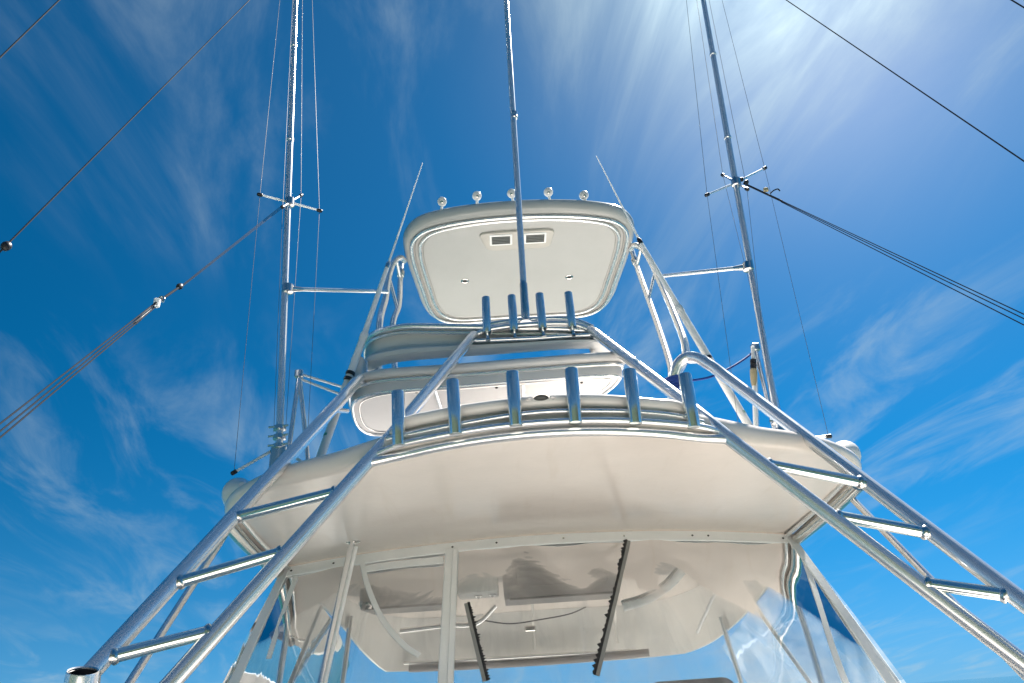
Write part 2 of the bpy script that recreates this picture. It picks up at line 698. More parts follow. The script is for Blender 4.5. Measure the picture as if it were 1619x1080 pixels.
def strip_geo(a, b, wa, wb, th, side, nrm):
    """flat strip from a to b, widths wa/wb along side, thickness th along nrm"""
    a, b, side, nrm = [np.asarray(q, float) for q in (a, b, side, nrm)]
    V = []
    for p, w_ in ((a, wa), (b, wb)):
        for (i, j) in ((-1, -1), (1, -1), (1, 1), (-1, 1)):
            V.append(p + side * i * w_ / 2 + nrm * j * th / 2)
    F = [(3, 2, 1, 0), (4, 5, 6, 7)] + [(i, (i + 1) % 4, 4 + (i + 1) % 4, 4 + i) for i in range(4)]
    return V, F


def nearest_on(poly, px, py):
    best, bp_ = 1e9, None
    for a, b in zip(poly[:-1], poly[1:]):
        for k in range(41):
            p = a + (b - a) * k / 40
            d = np.hypot(*(proj(p) - (px, py)))
            if d < best:
                best, bp_ = d, p
    return bp_


# ------------------------------------------------------------------ setting: water, hull and foredeck
DZ = -1.5
WZ = -3.1
V = [(-6000, -6000, WZ), (6000, -6000, WZ), (6000, 6000, WZ), (-6000, 6000, WZ)]
o = mesh('water', V, [(0, 1, 2, 3)], WATER, origin=(0, 0, WZ))
o['kind'] = 'structure'

# low wooded shore behind the photographer, mirrored in the polished tubes
V, F = [], []
m = 120
for k in range(m + 1):
    a = math.radians(-150 + 112 * k / m)
    for (rad, z) in ((30, WZ - 0.5), (32, WZ + 1.0), (35, WZ + 12.8 + 2.2 * math.sin(k * .7) + 1.6 * math.sin(k * 1.9 + 1)), (45, WZ + 16.5 + 1.8 * math.sin(k * .37) + 1.2 * math.sin(k * 1.3)), (70, WZ - 1)):
        V.append((rad * math.cos(a), rad * math.sin(a), z))
for k in range(m):
    for j in range(4):
        F.append((k * 5 + j, k * 5 + j + 1, k * 5 + j + 6, k * 5 + j + 5))
o = mesh('shore', V, F, simple('wooded_shore', (0.02, 0.04, 0.022), 0.9, var=0.5, scale=0.4, bump=0.6, bscale=1.2))
o['kind'] = 'structure'

hull = thing('boat_hull', (0, 0, WZ - 0.4), 'white boat hull and deck below the tower and clear curtains', 'boat')
half = [(0, -5.6), (0.55, -4.9), (1.15, -3.6), (1.75, -1.8), (2.15, 0.2), (2.3, 2.5), (2.35, 6.5), (2.25, 9.0), (0, 9.1)]
ol = mirrored(cat_rom(half[:-1], 6) + [np.array(half[-1])])
V, F = slab_geo(ol, lambda x, y: DZ - 0.12, lambda x, y: DZ + 0.05 * (1 - (x / 2.3) ** 2), 0.03)
mesh('deck', V, F, DECK, hull)
V, F = [], []
n = len(ol)
for s, z in ((0.985, DZ - 0.1), (0.95, DZ - 0.7), (0.86, WZ), (0.75, WZ - 0.4)):
    for p in ol:
        V.append((p[0] * s, 1.75 + (p[1] - 1.75) * s, z))
for k in range(3):
    for j in range(n):
        F.append((k * n + j, (k + 1) * n + j, (k + 1) * n + (j + 1) % n, k * n + (j + 1) % n))
mesh('hull_side', V, F, GELW, hull)
# flybridge coaming that carries the clear curtains
half = [(0, 3.42), (0.8, 3.45), (1.4, 3.52), (1.66, 3.72), (1.74, 4.2), (1.76, 6.6), (1.6, 6.9), (0, 7.0)]
ol = mirrored([np.array(half[0])] + cat_rom(half[1:-1], 5) + [np.array(half[-1])])
V, F = [], []
n = len(ol)
lev = ((1.0, -0.02), (1.02, -0.06), (1.03, -0.3), (1.02, -0.8), (1.04, DZ))
for s, z in lev:
    for p in ol:
        V.append((p[0] * s, 5.2 + (p[1] - 5.2) * s, z))
m0 = len(lev)
for s, z in ((0.95, -0.02), (0.94, -0.75)):
    for p in ol:
        V.append((p[0] * s, 5.2 + (p[1] - 5.2) * s, z))
for k in range(m0 - 1):
    for j in range(n):
        F.append((k * n + j, k * n + (j + 1) % n, (k + 1) * n + (j + 1) % n, (k + 1) * n + j))
for a, b in ((m0, 0), (m0 + 1, m0)):
    for j in range(n):
        F.append((a * n + j, a * n + (j + 1) % n, b * n + (j + 1) % n, b * n + j))
F.append(tuple((m0 + 1) * n + j for j in range(n)))
mesh('flybridge_coaming', V, F, GELW, hull)

# ------------------------------------------------------------------ hardtop over the flybridge
HW = 1.5


def h_bot(x, y):
    z = 0.92 - 0.10 * (x / HW) ** 2
    if y > 5.2:
        z -= 0.16 * ((y - 5.2) / 1.2) ** 2
    return z


def h_top(x, y):
    return h_bot(x, y) + 0.10 - 0.035 * max(0, (abs(x) - 0.6) / 0.9)


hard = thing('hardtop', (0, 4.2, 0.8), 'cream fibreglass hardtop roof with curved front lip above the clear curtains', 'hardtop')
half = [(0, 2.50), (0.2, 2.505), (0.4, 2.52), (0.60, 2.565), (0.74, 2.62), (0.88, 2.675), (1.04, 2.71), (1.2, 2.78), (1.34, 2.90), (1.42, 3.08), (1.46, 3.35),
        (1.48, 3.8), (1.5, 4.3), (1.5, 5.0), (1.48, 5.6), (1.38, 6.1), (1.1, 6.35), (0.6, 6.42), (0, 6.44)]
HO = mirrored(cat_rom([(*p,) for p in half], 4))
V, F = slab_geo(HO, h_bot, h_top, 0.035, rings=(0.985, 0.95, 0.88, 0.75, 0.55, 0.32, 0.12), center=(0, 4.4))
mesh('shell', V, F, GEL, hard)
for s in (1, -1):
    # rolled white side bolster and the polished side beam beneath it
    P = [(s * 1.36, 2.98, 0.945), (s * 1.40, 3.05, 0.945), (s * 1.445, 3.3, 0.935), (s * 1.47, 3.8, 0.93), (s * 1.49, 5.4, 0.9)]
    Q = cat_rom(P, 6)
    rr = [0.068 * min(1, 0.62 + i * 0.09) for i in range(len(Q))]
    tube('side_bolster', [np.array(Q[0]) + (-s * 0.02, -0.035, 0)] + list(Q), [0.02] + rr, GELW, hard, 20)
    P = [(s * 1.43, 3.06, 0.815), (s * 1.475, 3.5, 0.80), (s * 1.515, 4.12, 0.785), (s * 1.53, 5.2, 0.74)]
    tube('side_beam', cat_rom(P, 5), 0.034, ALUB, hard, 16)
    tube('side_bead', cat_rom([np.array(p) + (-s * 0.055, 0, 0.022) for p in P], 5), 0.012, ALU, hard, 10)
# interior overhead: electronics box, brow, liner, lights
obx = thing('overhead_console', (-0.25, 4.8, 0.70), 'grey overhead console box hanging behind the clear curtain', 'console')
for x0_, x1_ in ((-1.12, -0.56), (-0.22, 0.50)):
    r_ = 0.07
    half = [(x0_, 4.45 + r_), (x0_ + .02, 4.47), (x0_ + r_, 4.45), (x1_ - r_, 4.45), (x1_ - .02, 4.47), (x1_, 4.45 + r_), (x1_, 5.0), (x0_, 5.0)]
    V, F = slab_geo(half, lambda x, y: 0.61 + 0.03 * min(1, max(0, (y - 4.5) / .5)), lambda x, y: h_bot(x, y) - 0.003, 0.01, rings=(0.9, 0.5, 0.2), steps=5)
    bs_ = mesh('box_shell', V, F, LINER, obx)
    xm, hw = (x0_ + x1_) / 2, (x1_ - x0_) / 2
    V, F = box_geo((xm, 4.436, 0.745), (hw - 0.07, 0.075, 0.006), ax=((1, 0, 0), (0, 0, 1), (0, -1, 0)), bev=0.02)
    mesh('hatch', V, F, LINER, bs_)
    V, F = box_geo((xm + hw * .5, 4.422, 0.70), (0.03, 0.008, 0.008), bev=0.004)
    mesh('latch', V, F, STEEL, bs_)
    tube('trim_bead', [(x0_ + .03, 4.452, 0.607), (xm, 4.438, 0.605), (x1_ - .03, 4.452, 0.607)], 0.007, BLACK, bs_, 8)
V, F = box_geo((-0.39, 4.62, 0.765), (0.13, 0.14, 0.10), bev=0.02)
mesh('radio_box', V, F, GELW, obx)
for (x, y) in ((-0.39, 4.62), (-0.30, 4.60)):
    V, F = lathe_geo([(0.026, 0), (0.026, 0.008), (0.016, 0.012), (0.008, 0.02)], 16, (x, y, 0.666), (0, 0, -1))
    mesh('knob', V, F, STEEL, obx)

# grey fabric headliner fitted inside the enclosure
hln = [(-1.36, 4.24), (-0.6, 4.20), (0.6, 4.20), (1.36, 4.24), (1.40, 4.8), (1.34, 5.35), (0.9, 5.5), (-0.9, 5.5), (-1.34, 5.35), (-1.40, 4.8)]
V, F = slab_geo(cat_rom(hln, 4, True), lambda x, y: h_bot(x, y) - 0.016, lambda x, y: h_bot(x, y) - 0.004, 0.006, rings=(0.95, 0.8, 0.6, 0.35, 0.12))
o = mesh('headliner', V, F, HEAD)
tag(o, 'flat grey headliner under the hardtop inside the clear curtain', 'headliner')
brow = thing('windscreen_brow', (0, 6.3, 0.3), 'white curved brow at the far end of the covered flybridge', 'brow')


def brow_line(zoff, inset):
    half_ = [(0, 6.40 - inset), (0.7, 6.36 - inset), (1.1, 6.22 - inset), (1.34 - inset * .6, 5.9 - inset * .4), (1.44 - inset * .5, 5.4), (1.47 - inset * .3, 4.9), (1.485 - inset * .1, 4.4)]
    return cat_rom(half_, 5)


def brow_low(s, y):
    t = min(1, max(0, (y - 4.4) / 1.7))
    if s > 0:
        return 0.70 - 0.37 * t ** 0.8
    return 0.76 - 0.06 * t - 0.35 * t ** 3


for s in (-1, 1):
    top, low = brow_line(0, 0), brow_line(0, 0)
    V, F = [], []
    m = len(top)
    for k in range(7):
        t = k / 6
        for p in top:
            zt_, zl = h_bot(p[0], p[1]) + 0.004, brow_low(s, p[1])
            bul = 0.10 * math.sin(t * math.pi * .5) * min(1, max(0, (p[1] - 4.6) / 1.2))
            V.append((s * p[0] * (1 + 0.02 * t), p[1] + bul, zt_ + (zl - zt_) * t))
    for k in range(6):
        for j in range(m - 1):
            F.append((k * m + j, k * m + j + 1, (k + 1) * m + j + 1, (k + 1) * m + j))
    # inner skin for thickness
    off = len(V)
    V += [(v[0] * 0.985, v[1] - 0.02, v[2]) for v in V]
    F += [tuple(i + off for i in f)[::-1] for f in F[:]]
    b = 6 * m
    F += [(b + j, b + j + 1, off + b + j + 1, off + b + j) for j in range(m - 1)]
    mesh('brow_panel', V, F, BROW, brow)
tube('brow_rail', cat_rom([(-1.1, 6.28, 0.41), (-0.5, 6.36, 0.405), (0.2, 6.37, 0.40), (0.85, 6.30, 0.385)], 8), 0.014, ALU, brow, 12)
tube('grab_rail', cat_rom([(-1.05, 5.7, 0.60), (-0.7, 5.72, 0.62), (-0.45, 5.72, 0.625), (-0.3, 5.72, 0.74)], 8), 0.020, ALU, brow, 12)
tube('wiring', cat_rom([(-0.42, 5.9, 0.66), (-0.2, 5.9, 0.62), (0.05, 5.9, 0.635), (0.3, 5.9, 0.665), (0.42, 5.85, 0.70)], 8), 0.005, ROPE, brow, 8)
box('wiper_motor', (-0.03, 6.2, 0.60), (0.05, 0.04, 0.022), STEEL, brow, bev=0.015)
for x in (-0.75, 0.0, 0.7):
    tube('rib', cat_rom([(x, 5.3, h_bot(x, 5.3) - 0.004), (x, 5.9, h_bot(x, 5.9) - 0.006), (x, 6.30 - abs(x) * .06, 0.64), (x, 6.34 - abs(x) * .06, 0.45)], 6), 0.012, GELW, brow, 10)
tube('lower_band', cat_rom([(-1.05, 6.24, 0.365), (-0.5, 6.38, 0.36), (0.3, 6.38, 0.355), (0.95, 6.25, 0.36)], 8), 0.03, LINER, brow, 12)

rc_ = thing('rolled_curtain', PY(1040, 960, 4.75), 'white rolled up curtain curving behind the clear panel under the hardtop', 'curtain')
tube('roll', cat_rom([PY(1092, 862, 4.45), PY(1080, 895, 4.55), PY(1055, 925, 4.65), PY(1020, 947, 4.75), PY(985, 958, 4.8)], 10), 0.036, TRIM, rc_, 16)
tube('roll_seam', cat_rom([PY(1086, 864, 4.41), PY(1074, 893, 4.51), PY(1050, 922, 4.61), PY(1018, 942, 4.71), PY(985, 952, 4.76)], 8), 0.006, GREYP, rc_, 8)
for a_, b_, lab in (((1092, 866, 4.6), (1145, 945, 5.0), 'slanting aluminium strut beside the rolled up white curtain'), ((1166, 858, 4.5), (1102, 1000, 5.3), 'slanting white rod crossing the strut behind the clear curtain')):
    o = tube('inner_strut', [PY(*a_), PY(*b_)], 0.011, ALU if a_[0] < 1100 else TRIM)
    tag(o, lab, 'strut')

# ------------------------------------------------------------------ clear curtain enclosure
enc = thing('clear_curtain', (0, 3.8, -0.02), 'clear vinyl curtain with white strips and black zippers under the hardtop', 'curtain')


def enc_pt(x, t):
    """front curtain surface: x across at header (-1.5..1.5), t 0 at header, 1 at coaming"""
    y0 = 4.13 - 0.02 * (x / 1.5) ** 2
    z0 = h_bot(x, y0) - 0.012
    y1, z1 = 3.60 + 0.06 * (x / 1.5) ** 2, -0.01
    bow = -0.02 * math.sin(t * math.pi)
    return np.array([x * (1 + 0.09 * t * (abs(x) / 1.5)), y0 + (y1 - y0) * t + bow, z0 + (z1 - z0) * t])


def enc_px(px, py):
    """point of the front curtain seen at a pixel"""
    d = ray(px, py)
    best = None
    for y in np.linspace(3.5, 4.2, 281):
        p = CAM + d * (y / d[1])
        # invert: find t from z, compare y
        x = p[0]
        for _ in range(4):
            z0 = enc_pt(x, 0)[2]
            t = (z0 - p[2]) / (z0 + 0.01)
            x = p[0] / (1 + 0.09 * t * (min(abs(x), 1.6) / 1.5))
        e = abs(enc_pt(x, t)[1] - y)
        if best is None or e < best[0]:
            best = (e, x, t)
    return best[1], best[2]


ENX = np.array([0, math.cos(0.9), 0])
FN = np.array([0, -0.86, 0.50])


def clear_panel(x0, x1, t0=0.03, t1=1.0, f=lambda x, t: x):
    V, F = [], []
    nx, ny = 14, 12
    for j in range(ny + 1):
        t = t0 + (t1 - t0) * j / ny
        for i in range(nx + 1):
            x = x0 + (x1 - x0) * i / nx
            p = enc_pt(x, t) + np.array([0, 0.006 * math.sin(x * 7 + t * 4) + 0.004 * math.sin(x * 17 - t * 9), 0])
            V.append(p)
    for j in range(ny):
        for i in range(nx):
            a = j * (nx + 1) + i
            F.append((a, a + 1, a + nx + 2, a + nx + 1))
    mesh('clear_panel', V, F, CLEAR, enc)


def enc_strip(name, pts, wd, mat, lift=0.006, th=0.005, parent=None):
    """strip lying on the front curtain through (x,t) points"""
    P = [enc_pt(x, t) + FN * lift for x, t in pts]
    V, F = [], []
    for i, p in enumerate(P):
        d = P[min(i + 1, len(P) - 1)] - P[max(i - 1, 0)]
        sd_ = np.cross(d, FN)
        sd_ /= np.linalg.norm(sd_)
        ww = wd if isinstance(wd, (int, float)) else wd[i]
        for (a, b) in ((-.5, 0), (-.44, 1), (.44, 1), (.5, 0)):
            V.append(p + sd_ * a * ww + FN * b * th)
    for i in range(len(P) - 1):
        for k in range(3):
            F.append((i * 4 + k, i * 4 + k + 1, i * 4 + k + 5, i * 4 + k + 4))
    return mesh(name, V, F, mat, parent or enc)


clear_panel(-1.5, -0.52)
clear_panel(-0.52, 0.50)
clear_panel(0.50, 1.5)
# header strip
hdr = enc_strip('header_strip', [(x, 0.035) for x in np.linspace(-1.5, 1.5, 31)], 0.075, TRIM, 0.004, 0.006)
enc_strip('header_bead', [(x, -0.004) for x in np.linspace(-1.5, 1.5, 31)], 0.014, GEL, 0.006, 0.008)
for (px, py) in ((455, 899), (464, 897), (530, 886), (716, 858), (785, 855), (890, 847), (985, 844), (1092, 843), (1117, 844), (1234, 848)):
    x, t = enc_px(px, py)
    p = enc_pt(x, 0.035) + FN * 0.009
    V, F = lathe_geo([(0.0065, 0), (0.0065, 0.002), (0.004, 0.004)], 10, p, FN)
    mesh('snap', V, F, BLACK if px not in (890, 985) else STEEL, hdr)
# vertical white strips
x1, t1 = enc_px(722, 1078)
enc_strip('vertical_strip', [(-0.512, t) for t in np.linspace(0.05, 1, 12)], 0.078, TRIM, 0.008, 0.006)
enc_strip('strip_flap', [(-0.49, t) for t in np.linspace(0.06, 1, 12)], 0.030, TRIM, 0.0165, 0.005)
for s in (-1, 1):
    enc_strip('corner_strip', [(s * 1.475, t) for t in np.linspace(0.02, 1, 12)], 0.05, TRIM, 0.008, 0.006)
enc_strip('corner_strip', [(1.49 - 0.20 * math.sin(t * 1.6) * t ** .5, t) for t in np.linspace(0.06, 1, 12)], 0.032, TRIM, 0.004, 0.004)
enc_strip('corner_strip', [(-1.40 + 0.06 * t, t) for t in np.linspace(0.08, 0.62, 10)], 0.028, TRIM, 0.004, 0.004)
# small roll-up window flap at the port side, edged in white
enc_strip('flap_edge', [(x, 0.115 + 0.004 * math.sin(x * 9)) for x in np.linspace(-1.0, -0.56, 8)], 0.05, TRIM, 0.006, 0.004)
pts = [enc_px(*q) for q in ((572, 885), (578, 915), (590, 950), (608, 985), (640, 1022), (664, 1038))]
enc_strip('flap_edge', cat_rom([(a, b) for a, b in pts], 4), 0.030, TRIM, 0.006, 0.004)


def zipper(pa, pb, side):
    a, b = np.array(enc_px(*pa)), np.array(enc_px(*pb))
    pts_ = [a + (b - a) * k / 24 for k in range(25)]
    z_ = enc_strip('zipper', [tuple(p) for p in pts_], 0.030, GREYP, 0.006, 0.003)
    # zipper chain with puckered black teeth
    V, F = [], []
    m = 60
    for k in range(m + 1):
        q = a + (b - a) * k / m
        p = enc_pt(q[0], q[1]) + FN * 0.012
        d = enc_pt(*(a + (b - a))) - enc_pt(*a)
        sv = np.cross(d / np.linalg.norm(d), FN)
        wv = 0.010 + 0.020 * random.random() * (1 if k % 2 else 0.1)
        V += [p + sv * side * 0.004, p + sv * side * (0.006 + wv), p + FN * 0.004 + sv * side * 0.008]
    for k in range(m):
        for (i, j) in ((0, 2), (2, 1), (1, 0)):
            F.append((3 * k + i, 3 * k + j, 3 * k + 3 + j, 3 * k + 3 + i))
    mesh('teeth', V, F, ZIP, z_, smooth=False)


zipper((738, 955), (768, 1079), -1)
zipper((993, 856), (943, 1070), 1)

# side and far curtains
for s in (-1, 1):
    V, F = [], []
    ny, nz_ = 14, 8
    for k in range(nz_ + 1):
        t = k / nz_
        for j in range(ny + 1):
            y = 4.13 + (6.0 - 4.13) * j / ny
            ztop = brow_low(s, y) if y > 4.4 else h_bot(1.5, y)
            x = 1.49 + 0.20 * t + 0.0012 * math.sin(y * 6 + t * 3)
            yy = y + (enc_pt(1.5, t)[1] - 4.12) * (1 - j / ny)
            V.append((s * x, yy, ztop + (-0.01 - ztop) * t))
    for k in range(nz_):
        for j in range(ny):
            a = k * (ny + 1) + j
            F.append((a, a + 1, a + ny + 2, a + ny + 1))
    mesh('clear_panel', V, F, CLEAR, enc)
    for (y, wd) in ((4.16, 0.03), (5.0, 0.03)):
        ztop = brow_low(s, y) if y > 4.4 else h_bot(1.5, y)
        tube('side_batten', [(s * 1.50, y, ztop), (s * 1.60, y - 0.2, ztop * .5), (s * 1.695, y - 0.4, -0.01)] if y < 4.5 else [(s * 1.49, y, ztop), (s * 1.69, y - .2, -0.01)], wd / 2, TRIM, enc, 8)

# upright poles inside and outside of the curtain, each a support of the hardtop
pole = thing('hardtop_post', (-1.12, 3.6, -0.02), 'polished post with a track in front of the clear curtain', 'post')
pt = PZ(557, 857, 0.872)
pb = PY(507, 1079, 3.60)
pe = pb + (pb - pt) * 0.28
A_ = np.array(pt)
tube('post_tube', [A_, pb, (pe[0], pe[1], -0.04)], 0.017, ALU, pole, 16)
dv = (pb - pt) / np.linalg.norm(pb - pt)
tube('track', [A_ + (0.022, -0.004, -0.03), pb + (0.022, -0.004, 0), np.array((pe[0], pe[1], -0.04)) + (0.022, -0.004, 0)], 0.011, TRIM, pole, 10)
for dx in (-0.022, 0.022):
    V, F = lathe_geo([(0.022, 0), (0.022, 0.006), (0.012, 0.012), (0.005, 0.013)], 18, A_ + (dx, 0, 0.004), (0, 0, -1))
    mesh('foot_flange', V, F, STEEL, pole)
tube('lower_post', [(pe[0], pe[1], -0.04), (pe[0] - .02, 3.35, -0.8), (pe[0] - .02, 3.3, DZ + 0.03)], 0.017, ALU, pole, 12)
for s, lab in ((-1, 'slim upright aluminium tube inside the curtain beside the grey console box'), (1, 'slim upright aluminium tube inside the curtain on the blue rope side')):
    pA = np.array((s * 1.475, 4.30, 0.80))
    o = tube('curtain_post', [pA, (s * 1.49, 4.22, 0.3), (s * 1.51, 4.18, -0.4), (s * 1.51, 4.18, -0.76)], 0.018, ALU)
    tag(o, lab, 'post')
for s, lab in ((-1, 'far upright aluminium tube inside the curtain beside the grab rail'), (1, 'far upright aluminium tube inside the curtain by the dark seat')):
    o = tube('curtain_post', [(s * 1.40, 5.55, brow_low(s, 5.55) + 0.1), (s * 1.44, 5.5, 0.1), (s * 1.46, 5.5, -0.76)], 0.02, ALU)
    tag(o, lab, 'post')

seat = thing('helm_seat', (0.95, 4.9, -0.75), 'dark helm seat back just showing behind the curtain', 'seat')
V, F = box_geo((0.95, 4.95, -0.22), (0.30, 0.33, 0.06), ax=((1, 0, 0), (0, .1, .995), (0, -.995, .1)), bev=0.09)
mesh('backrest', V, F, SEAT, seat)
V, F = box_geo((0.95, 4.68, -0.45), (0.28, 0.27, 0.06), bev=0.06)
mesh('cushion', V, F, SEAT, seat)
V, F = lathe_geo([(0.16, 0), (0.16, 0.02), (0.05, 0.04), (0.05, 0.28)], 20, (0.95, 4.7, -0.76))
mesh('pedestal', V, F, STEEL, seat)

# ------------------------------------------------------------------ tower ladders (legs with rungs)
OA, OB = np.array((1.355, 2.20, 0.21)), np.array((0.875, 3.06, 1.485))
IA, IB, IC = np.array((1.23, 2.26, 0.11)), np.array((0.725, 2.535, 0.885)), np.array((0.335, 3.40, 1.90))


def at_z(a, b, z):
    return a + (b - a) * (z - a[2]) / (b[2] - a[2])


labs = {-1: ('tower_ladder', 'polished aluminium tower ladder with an open cup holder at its outer leg'),
        1: ('tower_ladder', 'polished aluminium tower ladder whose outer leg bends over by the blue rope')}
# image anchored leg end points per side (same depth on both sides)
LEG = {-1: dict(oa=PY(163, 1042, 2.20), ob=PY(538, 633, 2.98), ia=PY(283, 1066, 2.26), ib=PY(579, 733, 2.53), ic=PY(749, 530, 3.38), im=PY(613, 696, 2.585),
                ro=((362, 822), (271, 922), (162, 1044)), ri=((532, 765), (442, 860), (330, 992))),
       1: dict(oa=PY(1606, 943, 2.20), ob=PY(1148, 596, 2.98), ia=PY(1590, 1027, 2.26), ib=PY(1155, 695, 2.53), ic=PY(934, 522, 3.38), im=PY(1112, 659, 2.585),
               ro=((1367, 759), (1475, 841), (1609, 943)), ri=((1207, 723), (1316, 804), (1464, 915)))}
for s in (-1, 1):
    g = LEG[s]
    lad = thing('tower_ladder', (s * 2.0, 1.4, DZ), labs[s][1], 'ladder')
    oa, ob, ia, ib, ic = g['oa'], g['ob'], g['ia'], g['ib'], g['ic']
    od = at_z(oa, ob, DZ + 0.02)
    if s > 0:
        P = fillet([od, ob], .1)
        bend = [ob, PY(1122, 577, 3.02), PY(1102, 566, 3.05), PY(1086, 565, 3.08), PY(1073, 575, 3.10), PY(1066, 592, 3.12), PY(1063, 612, 3.14)]
        last = bend[-1]
        P = [od] + cat_rom([oa] + bend + [np.array((last[0] - 0.005, last[1] + .06, 1.01))], 8)
    else:
        P = [od] + cat_rom([oa, ob, PY(552, 617, 3.09), PY(562, 606, 3.17), PY(570, 600, 3.24)], 8)
    tube('outer_leg', P, 0.0285, ALU, lad, 24)
    idn = np.array((s * 2.0, 1.75, DZ + 0.02))
    iz = at_z(ia, ib, -0.25)
    P = fillet([idn, iz, ib], 0.3)
    tube('inner_leg', list(P) + list(fillet([ib, g['im'], ic], 0.12, 8))[1:], 0.0275, ALU, lad, 24)
    outer = [od, oa, ob]
    inner = [iz, ib, g['im'], ic]
    for a, b in zip(g['ro'], g['ri']):
        pa, pb_ = nearest_on(outer, *a), nearest_on(inner, *b)
        rg = tube('rung', [pa, pb_], 0.0205, POL, lad, 18)
        for e0, e1 in ((pa, pb_), (pb_, pa)):
            dw = (e1 - e0) / np.linalg.norm(e1 - e0)
            V, F = lathe_geo([(0.0205, 0.020), (0.0255, 0.024), (0.0262, 0.030), (0.0235, 0.036), (0.0207, 0.040)], 16, e0, dw, False, False)
            mesh('weld_bead', V, F, STEEL, rg)
    # one more rung below the frame
    pa, pb_ = at_z(od, oa, -0.25), at_z(idn, iz, -0.5)
    tube('rung', [pa, pb_], 0.0205, ALU, lad, 18)
    for q, nm in ((od, 'foot'), (idn, 'foot')):
        V, F = lathe_geo([(0.07, 0), (0.07, 0.012), (0.04, 0.03), (0.03, 0.06)], 20, (q[0], q[1], DZ + 0.0))
        mesh(nm, V, F, STEEL, lad)
    if s < 0:
        stub = [PY(519, 648, 2.99), PY(549, 650, 3.28)]
        tube('stub', stub, 0.012, ALU, lad, 12)
cup = thing('cup_holder', PY(131, 1120, 2.08), 'open topped aluminium cup with dark inside clamped to the ladder leg', 'cup holder')
ct = PY(131, 1062, 2.08)
vw = (ct - CAM) / np.linalg.norm(ct - CAM)
axc = np.array((0, 0, 1.0)) - vw * vw[2]
axc = axc / np.linalg.norm(axc) * 0.955 - vw * 0.30
Vh, Fh = lathe_geo([(0.030, -0.24), (0.037, -0.235), (0.040, -0.22), (0.040, 0.0), (0.0385, 0.003), (0.036, 0.0), (0.036, -0.21), (0.0, -0.212)], 28, ct, axc, cap1=False)
mesh('cup', Vh, Fh, ALU, cup)
V, F = lathe_geo([(0.0358, -0.004), (0.0345, -0.005), (0.0345, -0.16), (0.001, -0.162)], 24, ct, axc, False, False)
mesh('liner', V, F, BLACK, cup)
tube('clamp', [ct + (0.03, 0.02, -0.1), nearest_on([at_z(LEG[-1]['oa'], LEG[-1]['ob'], -0.2), LEG[-1]['ob']], 140, 1068)], 0.018, ALU, cup, 12)

# ------------------------------------------------------------------ rod holders
def holder_mesh(r, h):
    t = 0.0028
    V, F = lathe_geo([(r * .6, 0), (r * .96, 0.0), (r, 0.004), (r, h - .003), (r - t * .4, h), (r - t, h - .002), (r - t, 0.02), (0.0, 0.02)], 28, cap1=False)
    me = bpy.data.meshes.new('rod_holder')
    me.from_pydata([tuple(v) for v in V], [], F)
    me.materials.append(POL)
    me.polygons.foreach_set('use_smooth', [True] * len(F))
    me.set_sharp_from_angle(angle=math.radians(35))
    return me


def put_holder(me, bot, top, parent, h):
    d = top - bot
    q = Vector(d).to_track_quat('Z', 'Y').to_euler()
    o_ = link('rod_holder', me, parent, bot, q)
    return o_


def edge_y(x):
    return 2.47 + 0.11 * min(1, abs(x) / 0.72) ** 2


lr = thing('lower_rod_rack', (0, 2.47, 0.92), 'curved rack of six aluminium rod holders along the hardtop lip', 'rod rack')
hb = [(631, 705), (721, 687), (816, 674), (910, 669), (1005, 670), (1097, 676)]
ht = [(629, 611), (715, 592), (809, 577), (902, 572), (994, 575), (1081, 584)]
hm = holder_mesh(0.0262, 0.225)
HB = []
for a, b in zip(hb, ht):
    x = PY(*a, 2.45)[0]
    y = edge_y(x) - 0.045
    p, q = PY(*a, y), PY(*b, y - 0.005)
    put_holder(hm, p, q, lr, 0)
    HB.append((p, q))
ibL, ibR = LEG[-1]['ib'], LEG[1]['ib']
# tube along the lip
lip = [ibL] + [np.array((x, edge_y(x) - 0.01, 0.925 - 0.045 * (abs(x) / .73) ** 2)) for x in np.linspace(-0.6, 0.6, 9)] + [ibR]
tube('lip_tube', cat_rom(lip, 5), 0.0185, ALU, lr, 18)
# second tube, just above the first, for the holder feet
lip2 = [(ibL + np.array((0.015, 0.02, 0.035)))] + [p + np.array((0, -0.028, 0.034)) for p in lip[1:-1]] + [(ibR + np.array((-0.015, 0.02, 0.035)))]
tube('foot_tube', cat_rom(lip2, 5), 0.0125, ALU, lr, 14)
pix = [(612, 694), (650, 686), (720, 672), (815, 656), (865, 651), (910, 650), (1000, 651), (1068, 657), (1112, 668)]
mid = [PY(px, py, edge_y(PY(px, py, 2.45)[0]) - 0.012) for px, py in pix]
tube('mid_rail', cat_rom(mid, 5), 0.0105, ALU, lr, 14)
pix = [(622, 690), (640, 671), (690, 658), (760, 646), (865, 635), (950, 634), (1030, 640), (1075, 646), (1100, 664)]
band = [PY(px, py, edge_y(PY(px, py, 2.45)[0]) + 0.02) for px, py in pix]
tube('padded_rail', cat_rom(band, 6), 0.0265, GELW, lr, 20)
for (p, q) in HB:
    a = p + (q - p) * 0.10
    b = p + (q - p) * 0.30
    box('gusset', a + np.array((0.0, 0.032, 0.005)), (0.011, 0.022, 0.022), STEEL, lr, bev=0.006)
    V, F = tube_geo([b + (0, .01, 0), b + (0, 0.06, -0.005)], 0.012, 10)
    mesh('bracket', V, F, STEEL, lr)
